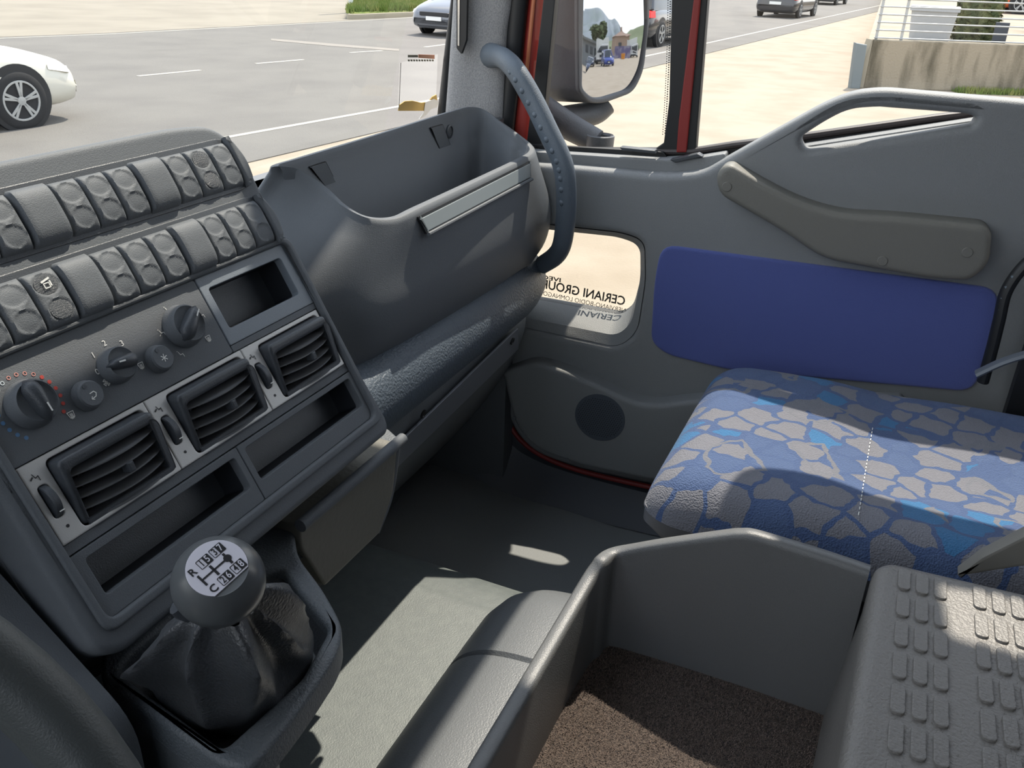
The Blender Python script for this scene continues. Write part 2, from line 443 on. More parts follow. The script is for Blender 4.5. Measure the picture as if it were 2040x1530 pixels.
def ico(px, py, strokes, sc=.001, wd=.0006):
    a, c_ = FC.uv(px, py, -.002)
    b = MB(WHT)
    for st in strokes: b.stroke(FC, [(a + x * sc, c_ + y * sc) for x, y in st], wd, -.0019)
    b.build('printed_symbol', cp, smooth=0)
seat = [[(-2, 3), (-1, 0), (2, 0), (2.5, -3)], [(-3, 4), (-2.4, 4)]]
defr = [[(-3, 2.5), (3, 2.5), (2, -2.5), (-2, -2.5), (-3, 2.5)], [(-1, -3.5), (-1, 1)], [(0, -3.5), (0, 1)], [(1, -3.5), (1, 1)]]
ico(142, 826, defr); ico(281, 728, defr); ico(415, 674, defr)
ico(335, 618, seat); ico(323, 663, seat + [[(-4, -2), (-2.5, -1)]]); ico(361, 706, seat); ico(402, 628, seat)
ico(212, 762, [[(0.5 * cos(a), 0.5 * sin(a)), (3.2 * cos(a - .4), 3.2 * sin(a - .4)), (3.2 * cos(a + .4), 3.2 * sin(a + .4)), (0.5 * cos(a), .5 * sin(a))] for a in (k * pi / 2 + .5 for k in range(4))], wd=.0008)
# top storage slot
def slot(cell, inn, mt, nm, r=.004, c=-.002, dep=.07):
    b = MB(mt); b.plate([rrect(*cell, .0015), rrect(*inn, r)], FC, c, .012, .0009)
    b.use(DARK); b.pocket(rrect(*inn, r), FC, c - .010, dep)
    return b.build(nm, con)
slot((.6275, -.0262, .7672, .0472), (.6375, -.0105, .752, .034), GREYT, 'upper_storage_slot')
slot((.3735, -.174, .5705, -.1145), (.385, -.156, .563, -.122), PL, 'lower_storage_slot')
slot((.5715, -.174, .7675, -.1145), (.579, -.156, .7605, -.1205), PL, 'lower_storage_slot')
# vents
for k in range(3):
    u0 = .3755 + k * .1298; u1 = u0 + .1290; v0, v1 = -.1040, -.0342
    iu0, iu1, iv0, iv1 = u0 + .0225, u1 - .0045, v0 + .0035, v1 - .0045
    vt = MB(SILV); wh = rrect(u0 + .006, v0 + .021, u0 + .0155, v1 - .020, .0035)
    vt.plate([rrect(u0, v0, u1, v1, .0012), rrect(iu0, iv0, iu1, iv1, .006), wh], FC, -.001, .012, .001)
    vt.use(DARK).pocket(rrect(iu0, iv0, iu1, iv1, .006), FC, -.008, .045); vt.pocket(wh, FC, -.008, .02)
    vo = vt.build('air_vent', con)
    # thumbwheel
    b = MB(PLB); fw = Fr(FC.p((u0 + u0) / 2 + .0075, (v0 + v1) / 2 + .0005, -.009), FC.E2, FC.E3)
    b.lathe(fw, [(.0145, 0), (.0155, .0006), (.0155, .0060), (.0145, .0066)], 0, 0, 36)
    b.use(WHT); b.stroke(FC, [(u0 + .009, v0 + .0255), (u0 + .0132, v0 + .0255)], .0009, .0047)
    b.build('thumbwheel', vo, smooth=20)
    MB(INK).plate([circ(u0 + .0115, v0 + .012, .0014, 12)], FC, -.0006, .0004, 0, back=False).build('closed_dot', vo, smooth=0)
    b = MB(INK)
    b.stroke(FC, [(u0 + .008, v1 - .009), (u0 + .0095, v1 - .013), (u0 + .012, v1 - .012), (u0 + .012, v1 - .016)], .0007, -.0005)
    b.stroke(FC, [(u0 + .005, v1 - .013), (u0 + .0072, v1 - .0115)], .0013, -.0005)
    b.build('vent_symbol', vo, smooth=0)
    # pivoting louvre frame, protruding at its top
    tilt = radians(13)
    fl = Fr(FC.p(0, (iv0 + iv1) / 2 - .003, -.002), FC.E1, FC.E2 * cos(tilt) + FC.E3 * sin(tilt))
    H = (iv1 - iv0) / 2; hh = H - .0015
    b = MB(PLB); b.plate([rrect(iu0 + .0015, -hh + .003, iu1 - .0015, hh + .002, .006), rrect(iu0 + .009, -hh + .002, iu1 - .004, hh - .009, .005)], fl, .007, .022, .0035, 3)
    fb = b.build('louvre_frame', vo)
    b = MB(PLB)
    for q in range(8):
        uu = iu0 + .014 + q * (iu1 - iu0 - .022) / 7; b.plate([rrect(uu - .0006, -hh + .003, uu + .0006, hh - .008, .0003)], fl, -.012, .010, 0)
    b.build('vertical_vanes', vo, smooth=0)
    for q in range(5):
        vv = -hh + .006 + q * (2 * hh - .019) / 4.0
        def blade(s, t, vv=vv):
            uu = iu0 + .009 + s * (iu1 - iu0 - .013); bow = .010 * (1 - (2 * s - 1) ** 2)
            return fl.p(uu, vv - .0015 + .0035 * (1 - t) - bow * .15, -.008 + t * (.010 + bow * .9))
        b = MB(mat('louvre_plastic', (92, 93, 95), .35)); b.grid(blade, 14, 3)
        b.grid(lambda s, t: blade(s, t) - fl.E2 * .0012, 14, 3, True)
        b.grid(lambda s, t: blade(s, 1) - fl.E2 * .0012 * t, 14, 1, True)
        b.build('louvre_blade', vo)
    uc = (iu0 + iu1) / 2 + .006
    b = MB(PLB); b.plate([rrect(uc - .003, -.006, uc + .003, .003, .001)], fl, .0135, .010, .001); b.build('vane_tab', vo)

# ------------------------------------------------------------------ gear console and shelf
ZG = .48
def gz(L, z=ZG): return [(lambda q: (q.x, q.y))(P(x, y, 'z', z)) for x, y in L]
FG = Fr((0, 0, ZG), (1, 0, 0), (0, 1, 0))
gc = thing('gear_console', 'grained dark grey floor console around the gear lever, below the dashboard', 'console', (.47, .46, 0))
go = gz([(198, 1350), (203, 1285), (330, 1150), (500, 1010), (640, 900), (770, 848), (797, 872), (596, 1042), (586, 1062), (593, 1105), (645, 1172), (684, 1245), (672, 1300), (595, 1415), (500, 1530), (440, 1520)])
gor = rpoly(go, [.012, .01, .01, .01, .01, .01, .01, .006, .006, .02, .03, .02, .02, .03, .02, .02])
gi = gz([(262, 1300), (345, 1225), (500, 1140), (560, 1135), (655, 1252), (600, 1350), (445, 1490), (235, 1335)])
gir = rpoly(gi, .008)
b = MB(PLG).plate([gor, gir], FG, 0, .03, .006, 4)
def tuck(p):
    x, y = p; k = max(0, min(1, (x - .38) / .12)); q = V((min(x, .56), y)); return q + (V((.42, .50)) - q) * (.05 + .42 * k)
low = [tuck(p) for p in gor]
b.use(PL2)
b.loft([[V((p[0], p[1], ZG - .028)) for p in gor], [V((p[0], p[1], ZG - .045)) for p in low], [V((p[0], p[1], .126)) for p in low]], flip=area(gor) < 0)
b.build('console_housing', gc)
# drop down flap at its right end
YF = .512
FF = Fr((0, YF, 0), (1, 0, 0), (0, 0, 1))
fp = thing('fold_down_compartment', 'small closed glove flap with rolled top lip, between the gear console and the footwell', 'compartment', (.74, .54, 0))
fl_out = rpoly(FF.L([(597, 1050), (794, 880), (783, 985), (757, 1062), (648, 1168), (600, 1092)]), [.004, .006, .01, .004, .004, .01])
b = MB(mat('flap_plastic', (104, 102, 94), .5, bump=(160, .5, 4))).plate([fl_out], FF, 0.0, .045, .003, 3); b.build('flap_panel', fp)
A = V((*FF.uv(592, 1046), 0)); B = V((*FF.uv(797, 872), 0))
pts = [FF.p(A.x + (B.x - A.x) * k / 8, A.y + (B.y - A.y) * k / 8, .004) for k in range(9)]
b = MB(PL).tube(pts, .0075, 12); pr = [FF.p(*FF.uv(797, 874), -.004), FF.p(*FF.uv(788, 985), -.008), FF.p(*FF.uv(760, 1064), -.008)]
b.tube(cat(pr, 5), .005, 8); b.build('rolled_lip', fp)
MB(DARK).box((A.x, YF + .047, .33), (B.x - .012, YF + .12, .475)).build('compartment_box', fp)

# gear lever
gl = thing('gear_lever', 'gear lever with round grey knob, white shift pattern badge and black leather gaiter', 'gear lever', (.40, .46, .47))
KC = PD(436, 1158, .60)
vd = (CAM - KC).normalized(); hz = V((vd.x, vd.y, 0)).normalized()
ax = (V((0, 0, 1)) * cos(radians(30)) + hz * sin(radians(30))).normalized()
FK0 = Fr(KC, V((1, 0, 0)), ax.cross(V((1, 0, 0)))); FK0.E3 = ax
e1 = ax.cross(V((0, 1, 0))); FK = Fr(KC, e1, ax.cross(e1))
RB = .0312
prof = []
for k in range(0, 22):
    a = radians(-62 + k * 6.6); prof.append((RB * cos(a), RB * .93 * sin(a)))
rt, ct = prof[-1]
prof = [(.017, -.046), (.021, -.044), (.0215, -.030), (.0225, -.0275)] + [(RB * cos(radians(-44)), RB * .93 * sin(radians(-44)))] + [p for p in prof if p[1] > -.019]
prof = [p for p in prof if p[1] < RB * .93 * sin(radians(50)) + 1e-6] + [(RB * .645, RB * .725), (RB * .63, RB * .72), (0, RB * .72)]
KN = mat('knob_plastic', (84, 87, 89), .28)
b = MB(KN).lathe(FK, prof, n=48); kb = b.build('gear_knob', gl)
# badge
t0 = V(FK.uv(395, 1175, RB * .73)); t1 = V(FK.uv(478, 1102, RB * .73)); dd = (t1 - t0).normalized()
FBd = Fr(FK.p(0, 0, RB * .73), FK.E1 * dd.x + FK.E2 * dd.y, -FK.E1 * dd.y + FK.E2 * dd.x)
rb = RB * .635
disc = [p for p in circ(0, 0, rb, 48) if p[1] > -rb * .72]
disc = sorted(disc, key=lambda p: (atan2(p[1], p[0]) - (-pi / 2 + .0001)) % (2 * pi))
b = MB(mat('badge_white', (205, 203, 212), .2, coat=.5)).plate([disc], FBd, .0006, .001, .0002)
b.use(INK); s_ = rb / 20
def st(pts, wd=1.3): b.stroke(FBd, [(x * s_, y * s_) for x, y in pts], wd * s_, .0009)
st([(-12.5, 0), (9, 0)]); st([(-12.5, 4), (-12.5, -4.5)], 1.6); st([(-2.5, 3.8), (-2.5, -4.3)], 1.8); st([(9, 4.2), (9, -4.6)], 1.8)
b.plate([circ(9 * s_, 0, 2.7 * s_, 20)], FBd, .0011, .0003, 0, back=False)
b.text('R', FBd, -13.0 * s_, 8.4 * s_, 7.6 * s_, .0009, bold=.00018); b.text('C', FBd, -11.2 * s_, -9.8 * s_, 7.6 * s_, .0009, bold=.00018)
for (cx, cy, l_, r_) in ((-2.6, 9.0, '1', '5'), (8.4, 9.2, '3', '7'), (-1.0, -9.6, '2', '6'), (10.0, -9.4, '4', '8')):
    b.use(INK); b.plate([rrect((cx - 4.9) * s_, (cy - 3.6) * s_, (cx + 4.9) * s_, (cy + 3.6) * s_, .9 * s_), rrect((cx - 4.5) * s_, (cy - 3.2) * s_, (cx + 0) * s_, (cy + 3.2) * s_, .5 * s_)], FBd, .0009, .0002, 0, back=False)
    b.text(l_, FBd, (cx - 2.2) * s_, cy * s_, 7.4 * s_, .00105, sx=.75, bold=.00012)
    b.use(MATS['badge_white']); b.text(r_, FBd, (cx + 2.4) * s_, cy * s_, 7.4 * s_, .0012, sx=.75, bold=.00010)
b.build('shift_pattern_badge', kb, smooth=0, label='white disc with black shift pattern')
b = MB(WHT); q = FK.uv(499, 1218, -.012); dq = V(q).normalized() * .0285
b.add([FK.p(dq.x, dq.y, -.016), FK.p(dq.x * 1.0 - .0015, dq.y + .001, -.013), FK.p(dq.x * 1.03, dq.y * 1.03, -.010), FK.p(dq.x + .0015, dq.y - .001, -.013)], [[0, 1, 2, 3]])
b.build('indicator_mark', kb, smooth=0)
# splitter lever under the knob
b = MB(PLB); q = PD(385, 1218, .60); q2 = PD(352, 1205, .59)
b.tube([q, (q + q2) / 2, q2], [.009, .009, .007], 10, rb=[.006, .006, .005]); b.build('splitter_switch', gl)
# gaiter
base = [V((p[0], p[1], ZG - .004)) for p in rpoly(gi, .012, 6)]
if area([(p.x, p.y) for p in base]) < 0: base.reverse()
n = 96
per = [(base[i] - base[i - 1]).length for i in range(1, len(base))] + [(base[0] - base[-1]).length]
tot = sum(per); bl = []; acc = 0; j = 0; cur = 0
for i in range(n):
    tgt = tot * i / n
    while cur + per[j] < tgt: cur += per[j]; j += 1
    bl.append(base[j].lerp(base[(j + 1) % len(base)], (tgt - cur) / per[j]))
CB = sum(bl, V()) / n; bl = [CB + (p - CB) * 1.035 + V((0, 0, -.003)) for p in bl]; CT = FK.p(0, 0, -.040)
off0 = atan2(bl[0].y - CB.y, bl[0].x - CB.x)
loops = []
K = 26
for k in range(K + 1):
    t = k / K; l = []
    for i in range(n):
        an = off0 + 2 * pi * i / n
                # path of the leather: from the collar out and down to a trough, then up to the rim
        if t < .72:
            q = t / .72; prof_ = .0235 + .034 * sin(min(1, q * 1.6) * pi / 2) ** .8 + .014 * q ** 2
            ridge = lambda f, ph: (1 - abs(sin(f * an / 2 + ph))) ** 1.3
            env = sin(pi * min(1, q * 1.05 + .06)) ** .6
            rr = prof_ + env * (.030 * ridge(4, .9 + .7 * q) + .016 * ridge(7, 1.3 - 1.3 * q) - .017 + .007 * sin(2 * an + 1))
            rr += .0024 * sin(12 * q + 3 * an) * env
            zz = CT.z - (CT.z - (ZG - .040)) * q ** 1.25 + .006 * sin(4 * an + 5 * q) * q * (1 - q) * 4
            cc = CT.lerp(CB, q ** 1.3); p = V((cc.x + cos(an) * rr * .95, cc.y + sin(an) * rr * .95, zz)); last = p
        else:
            q = (t - .72) / .28
            rr = .0235 + .034 + .014
            fold = 0
            p0 = V((CB.x + cos(an) * rr * .92, CB.y + sin(an) * rr * .92, ZG - .040))
            p1 = bl[i]; lim = min(1.0, (V((p1.x - CB.x, p1.y - CB.y)).length) / (rr * 1.02))
            p0 = V((CB.x + (p0.x - CB.x) * lim, CB.y + (p0.y - CB.y) * lim, p0.z))
            p = p0.lerp(p1, q); p.z = p0.z + (p1.z - p0.z) * q ** 1.4
        l.append(p)
    loops.append(l)
b = MB(LEA).loft(loops, flip=True)
b.build('leather_gaiter', gl, smooth=80)

# ------------------------------------------------------------------ steering wheel (corner of the rim)
sw = thing('steering_wheel', 'black steering wheel, part of the rim in the lower left corner', 'steering wheel', (-.06, .30, .70))
C0 = V((-.052, .285, .722)); E1 = V((1, 0, 0)); E2 = V((0, .62, .78)).normalized(); R0 = .235
pts = [C0 + E1 * (R0 * cos(2 * pi * k / 72)) + E2 * (R0 * sin(2 * pi * k / 72)) for k in range(72)]
SWM = mat('wheel_rubber', (66, 70, 70), .5, bump=(900, .2))
MB(SWM).tube(pts, .0165, 16, closed=True, up=(0, -.78, .62)).build('wheel_rim', sw)
FS = Fr(C0 - E1.cross(E2) * .03, E1, E2)
MB(PLB).plate([rrect(-.07, -.05, .07, .05, .02)], FS, .02, .04, .008, 3).build('wheel_hub', sw)
for a in (-25, 205):
    d = V((cos(radians(a)), sin(radians(a))))
    MB(PLB).tube([FS.p(d.x * .06, d.y * .06, .0), FS.p(d.x * .15, d.y * .15, .015), FS.p(d.x * .233, d.y * .233, .028)], [.018, .014, .013], 10, rb=[.008, .008, .008]).build('wheel_spoke', sw)
# steering column cowl / dash side left of the console
b = MB(PL).plate([rpoly([(.30, 0), (.30, .5), (.62, .78), (1.0, .78), (1.0, 0)], .03)], Fr((.345, 0, 0), (0, 1, 0), (0, 0, 1)), 0, .03, 0)
b.v = [V((v.x, v.y + .16 if v.y < .9 else v.y, v.z)) for v in b.v]
tag(b.build('dash_side_panel'), 'smooth dark grey panel left of the console under the steering wheel', 'trim panel')

# ------------------------------------------------------------------ storage bin on the passenger side of the dash
bn = thing('dash_storage_bin', 'deep open dark grey storage bin on top of the passenger dashboard', 'storage bin', (1.2, .68, .45))
y_ = 'y'
rim = [P(545, 330, y_, .765), P(585, 338, y_, .745), P(640, 373, y_, .71), P(690, 412, y_, .67), P(735, 433, y_, .64), P(785, 434, y_, .622), P(830, 414, y_, .615), P(940, 363, y_, .613),
       P(1035, 318, y_, .611), P(1060, 302, y_, .618), P(1056, 288, y_, .635), P(1030, 266, y_, .665), P(995, 240, y_, .71), P(965, 219, y_, .745), P(940, 213, y_, .762), P(905, 219, y_, .77), P(740, 270, y_, .77), P(600, 312, y_, .77)]
n = len(rim); ctr = sum(rim, V()) / n
def inw(p, d, dz):
    q = V((ctr.x, ctr.y, p.z)); v = V((p.x, p.y, 0)) - V((1.0 if p.x < 1.0 else min(p.x, 1.44), .69, 0)); v.z = 0
    v = v.normalized() if v.length > 1e-4 else V(); return V((p.x, p.y, p.z)) - v * d + V((0, 0, dz))
ins1 = [inw(p, .006, .0005) for p in rim]; ins2 = [inw(p, .010, -.006) for p in rim]
def setz(p, z, k): q = inw(p, k, 0); return V((q.x, q.y, z))
ins3 = [setz(p, min(p.z - .012, .738), .013) for p in rim]; ins3b = [setz(p, min(p.z - .016, .734), .020) for p in rim]; ins4 = [setz(p, .57, .030) for p in rim]
out0 = [inw(p, -.004, -.001) for p in rim]; out1 = [inw(p, -.007, -.008) for p in rim]
# outer shell: wide body below the rim
def outer(z, xl, yl, yf, xr, yr):
    # same ordering as the rim: back-left ... front ... right ... back
    return [V((xl, .80, z)), V((xl - .02, .77, z)), V((xl - .015, .72, z)), V((xl + .03, .672, z)), V((xl + .095, .637, z)), V((xl + .15, .622, z)) + V((0, yf, 0)), V((1.07, .612 + yf, z)), V((1.25, .604 + yf, z)),
            V((1.42, .600 + yf, z)), V((xr - .022, .600 + yf, z)), V((xr - .004, .62 + yf, z)), V((xr, .655, z)), V((xr, .70, z)), V((xr, .74, z)), V((xr, .775, z)), V((1.43, .80, z)), V((1.15, .80, z)), V((.92, .80, z))]
bd = [ins4, ins3b, ins3, ins2, ins1, rim, out0, out1, outer(.655, .82, 0, -.010, 1.525, 0), outer(.61, .80, 0, -.016, 1.53, 0), outer(.565, .80, 0, -.010, 1.525, 0), outer(.53, .80, 0, .004, 1.50, 0)]
for k in range(5):  # front-left of the upper loops keep the shoulder
    pass
cl = [cat(l, 5, True) for l in bd]
rows = []
for i in range(len(cl[0])):
    rows.append([l[i] for l in cl[:7]] + cat([l[i] for l in cl[7:]], 4))
loops = [[rows[i][k] for i in range(len(rows))] for k in range(len(rows[0]))]
b = MB(PL).loft(loops, cap0=True, cap1=True)
b.build('bin_body', bn, smooth=60)
# step ledge line on the inside back wall, knock-out patches, plug
FBk = Fr((0, .7592, 0), (1, 0, 0), (0, 0, 1))

for L in ([(614, 332), (648, 321), (680, 385), (668, 392), (655, 385)], [(856, 254), (881, 247), (902, 303), (880, 312)]):
    L = FBk.L(L); lo = rpoly(L, .002); lo = lo if area(lo) > 0 else lo[::-1]
    b = MB(BLK).plate([lo, inset(lo, .0012)], FBk, .0012, .002, 0); b.use(PL).plate([inset(lo, .0013)], FBk, .0018, .002, .0005); b.build('blanking_patch', bn)
pc = FBk.uv(895, 262); MB(PLB).lathe(FBk, [(.012, -.001), (.012, .002), (.0095, .003), (.009, .001), (0, .001)], pc[0], pc[1], 20).build('round_plug', bn)
# recessed label strip on the front
FSf = Fr((0, .6045 + .0080 - .26 * .70, 0), (1, -.010, 0), (0, .26, 1))
strip = FSf.L([(832, 432), (1056, 320), (1057, 357), (850, 467)])
s2 = rpoly(strip, .003); s2 = s2 if area(s2) > 0 else s2[::-1]
b = MB(BLK).plate([s2], FSf, .0010, .004, 0); b.use(mat('label_strip', (140, 148, 150), .4)).plate([inset(s2, .004)], FSf, .0022, .004, .0008)
b.use(PL).tube([FSf.p(*q, .003) for q in (strip[3], strip[2])], .003, 8)
b.build('label_strip', bn, label='pale grey recessed strip')

# ------------------------------------------------------------------ lower dash
ld = thing('lower_dash_panel', 'padded lower dashboard roll with kick panel beneath the storage bin', 'dashboard panel', (1.15, .75, 0))
prof = cat([(.72, .545), (.64, .540), (.605, .528), (.588, .505), (.582, .475), (.590, .445), (.604, .425), (.62, .418), (.64, .415)], 5)
b = MB(mat('roll_plastic', (76, 86, 96), .45, bump=(260, 1.0, 4, .002)))
b.loft([[V((x, p[0] + (x - .78) * .0 + (.012 * max(0, (x - 1.43) / .1) ** 2), p[1])) for p in prof] for x in (.775, .80, 1.0, 1.2, 1.35, 1.42, 1.46, 1.50, 1.53)], closed=False, flip=True)
b.build('padded_roll', ld)
b = MB(STEEL); FT = Fr((0, .613, .39), (1, 0, 0), (0, -.25, 1))
b.plate([rpoly(FT.L([(770, 905), (1030, 654), (1032, 694), (770, 950)]), .002)], FT, .002, .004, .0008)
b.build('fixing_strip', ld)
for q in ((840, 823), (1018, 678)):
    a, c_ = FT.uv(*q); MB(BLK).lathe(FT, [(.0075, .002), (.0075, .0045), (.005, .005), (.004, .003), (0, .003)], a, c_, 16).build('screw', ld)
b = MB(PL2)
kp = [(.64, .418), (.622, .41), (.628, .36), (.66, .28), (.72, .18), (.80, .07), (.86, 0.0)]
kp = cat(kp, 4)
b.loft([[V((x, p[0], p[1])) for p in kp] for x in (.775, 1.0, 1.2, 1.40, 1.50)], closed=False, flip=True)
b.build('kick_panel', ld)
MB(PL).box((1.50, .66, .0), (1.545, .90, .66)).build('dash_end', ld)

# ------------------------------------------------------------------ floor coverings
b = MB(MAT_)
pm = cat([(1.145, .0), (1.135, .03), (1.105, .075), (1.06, .108), (1.0, .122), (.9, .125), (.3, .125)], 5)
b.loft([[V((p[0] + (.0), y, p[1])) for p in pm] for y in (.40, .5, .6, .7, .80, .88)], closed=False)
b.loft([[V((p[0], y, p[1] - .012)) for p in pm] for y in (.40, .5, .6, .7, .80, .88)], closed=False, flip=True)
o = b.build('floor_mat'); tag(o, 'scuffed grey rubber mat over the raised centre of the floor', 'mat')
b = MB(FLR)
FZ = Fr((0, 0, .002), (1, 0, 0), (0, 1, 0))
def fz(L): return [(lambda q: (q.x, q.y))(P(x, y, 'z', .004)) for x, y in L]
b.plate([rpoly(fz([(700, 1128), (828, 1176), (826, 1186), (1150, 1300), (1330, 1085), (1000, 975), (878, 905), (800, 985)]), .004)], FZ, .003, .005, .001)
tag(b.build('footwell_mat'), 'dark rubber mat lining the passenger footwell', 'mat')
b = MB(BLK).plate([rpoly(fz([(898, 1190), (915, 1182), (1030, 1195), (1030, 1222), (915, 1204)]), .006)], FZ, .008, .01, .002)
b.use(mat('ribbed_pad', (80, 82, 80), .6, bump=(300, 1, 0, .003))).plate([rpoly(fz([(908, 1191), (920, 1186), (1030, 1199), (1030, 1214), (918, 1200)]), .004)], FZ, .010, .003, .001)
tag(b.build('footwell_drain_cover'), 'small oval ribbed cover on the footwell floor beside the padded hump', 'cover')

# padded engine cover bolster
b = MB(PAD)
prf = cat([(.445, .10), (.437, .135), (.425, .175), (.400, .215), (.360, .240), (.30, .25), (.22, .25)], 5)
loops = []
xs = [.20, .4, .6, .785, .79, .795, .85, .90, .94, .97, .995, 1.012, 1.022, 1.026]
for i, x in enumerate(xs):
    k = 1.0 if x < .88 else sqrt(max(0.0, 1 - ((x - .88) / .147) ** 2.2))
    k = max(k, .04)
    nt = -.004 if abs(x - .79) < .001 else 0
    loops.append([V((x, .22 + (p[0] - .22) * (.55 + .45 * k) + nt, .10 + (p[1] - .10) * k + nt)) for p in prf])
b.loft(loops, closed=False, flip=True)
tag(b.build('engine_cover_bolster'), 'padded grey vinyl bolster along the side of the open storage tray', 'engine cover')

# ------------------------------------------------------------------ storage tray with carpet between the seats
tr = thing('center_storage_tray', 'open grey plastic tray lined with brown carpet between the seats', 'storage tray', (.6, .05, .2))
X1 = .831
def rimp(px, py, y=None, x=None): return P(px, py, 'y', y) if y is not None else P(px, py, 'x', x)
c1 = V((X1, .231, .40))
rimpts = [V((.20, .231, .335)), V((.45, .231, .362)), V((.70, .231, .388)), V((.785, .229, .398)), P(1203, 1117, 'y', .222), P(1230, 1099, 'x', .829), P(1300, 1084, 'x', .834), P(1440, 1064, 'x', .836), P(1475, 1061, 'x', .836), P(1500, 1063, 'x', .836), P(1550, 1077, 'x', .836), P(1650, 1108, 'x', .834), P(1733, 1136, 'x', .832)]
rimpts[0] = P(700, 1985, 'y', .2315) if False else rimpts[0]
# keep the near rim on the photographed edge line
for i, px in enumerate(((700, 1970), (960, 1530), (1130, 1238), (1180, 1152))):
    rimpts[i] = P(*px, 'y', (.231, .231, .231, .228)[i])
rc = cat(rimpts, 6)
CZ = .283
FT0 = Fr((0, 0, 0), (1, 0, 0), (0, 1, 0))
def nrm(i):
    t = rc[min(i + 1, len(rc) - 1)] - rc[max(i - 1, 0)]; t.z = 0; t.normalize(); return V((-t.y, t.x, 0))  # outwards
th = .010
inn = []; top = []; out = []
for i, p in enumerate(rc):
    nn = nrm(i)
    if nn.dot(V((.5, 0, 0)) - p) > 0: nn = -nn
    inn.append([V((p.x, p.y, CZ - .004)) - nn * .006, p - nn * .004 + V((0, 0, -.008)), p - nn * .003 + V((0, 0, -.002)), p, p + nn * th, p + nn * (th + .003) + V((0, 0, -.003)), p + nn * (th + .003) + V((0, 0, -.012)), V((p.x, p.y, CZ - .03)) + nn * (th + .0)])
b = MB(mat('tray_plastic', (98, 99, 99), .42, bump=(800, .3))).loft(inn, closed=False)
b.build('tray_wall', tr, smooth=60)
CARP = mat('carpet', (98, 86, 78), 1.0, bump=(700, 1.0, 4, .004), var=(520, (52, 46, 44), .42, .62))
lo = [(p.x, p.y) for p in rc] + [(.83, -.45), (.15, -.45)]
b = MB(CARP).plate([lo], Fr((0, 0, CZ), (1, 0, 0), (0, 1, 0)), 0, .02, 0); cpt = b.build('carpet_lining', tr)
vs = []; fs = []
for k in range(60000):
    x_ = random.uniform(.22, .828); y_r = random.uniform(-.12, .226)
    a = random.uniform(0, 6.28); l_ = random.uniform(.0018, .004); h_ = random.uniform(.001, .0035)
    q = V((x_, y_r, CZ)); w1 = V((cos(a), sin(a), 0)) * .00045
    i0 = len(vs); tip = q + V((cos(a + 1.57 + random.uniform(-.6, .6)) * l_, sin(a + 1.57) * l_, h_)); vs += [q - w1, q + w1, tip]; fs.append([i0, i0 + 1, i0 + 2])
b = MB(mat('carpet_fibre', (122, 106, 96), 1.0, var=(900, (66, 58, 54), .4, .6))); b.add(vs, fs)
o = b.build('carpet_pile', cpt, smooth=0, origin=(.5, .05, CZ)); o['kind'] = 'stuff'
MB(DARK).box((.15, -.45, 0), (.80, .205, CZ - .03)).build('tray_base', tr)

# raised tread box beside it
tb = thing('tread_box', 'raised grey plastic box lid with oval tread pads, in the lower right corner', 'box lid', (.6, -.3, .25))
ZT = .492
FTt = Fr((0, 0, ZT), (1, 0, 0), (0, 1, 0))
tl = FTt.L([(1742, 1122), (1770, 1112), (2045, 1176), (2300, 1235), (2500, 1700), (1640, 1700), (1690, 1530)])
tl = [(lambda q: (q.x, q.y))(V((a, c_, 0))) for a, c_ in tl]
tlr = rpoly([tl[0], tl[1], tl[3], tl[4], tl[5]], [.02, .02, .02, .02, .02])
TBM = mat('tread_box_plastic', (108, 105, 101), .42, bump=(330, .9, 3, .0012))
b = MB(TBM).plate([tlr], FTt, 0, .045, .014, 5)
side = [(V(p)) for p in (tlr if area(tlr) > 0 else tlr[::-1])]
cc = V((sum(p.x for p in side) / len(side), sum(p.y for p in side) / len(side)))
l0 = [V((p.x, p.y, ZT - .044)) for p in side]; l1 = [V((p.x + (cc.x - p.x) * -.0, p.y + (cc.y - p.y) * -.0, ZT - .06)) for p in side]
b.loft([l1, l0]); fl_ = inset([(p.x, p.y) for p in l1], -.012); b.loft([[V((q[0], q[1], CZ - .01)) for q in fl_], l1])
b.build('box_lid', tb)
pads = []
# two columns groups of three pads, measured rows
rowsA = [(1801, 1137, 1801, 1175), (1799, 1187, 1799, 1229), (1797, 1243, 1797, 1287), (1793, 1301, 1793, 1353), (1789, 1370, 1788, 1423), (1784, 1440, 1781, 1500)]
def uvz(px, py): q = P(px, py, 'z', ZT); return V((q.x, q.y))
o1 = uvz(1801, 1156); stepc = (uvz(1873, 1174) - o1) / 2; stepr = (uvz(1784, 1470) - o1) / 5; o2 = uvz(1951, 1193)
ln = (uvz(1801, 1137) - uvz(1801, 1175)).length
for g, oo in enumerate((o1, o2, o2 + (o2 - o1))):
    for r in range(-0, 8):
        for c_ in range(3):
            q = oo + stepc * c_ + stepr * r
            d = stepr.normalized(); nn = V((-d.y, d.x)); hl = .0180; hw = .0060
            L = [q + d * hl - nn * hw, q + d * hl + nn * hw, q - d * hl + nn * hw, q - d * hl - nn * hw]
            pads.append([tuple(z) for z in L])
for L in pads:
    MB(TBM).plate([rpoly(L, .0058)], FTt, .0025, .003, .0010, 2).build('tread_pad', tb)
# long grab recess on its side
q0 = PD(1678, 1500, .7); 

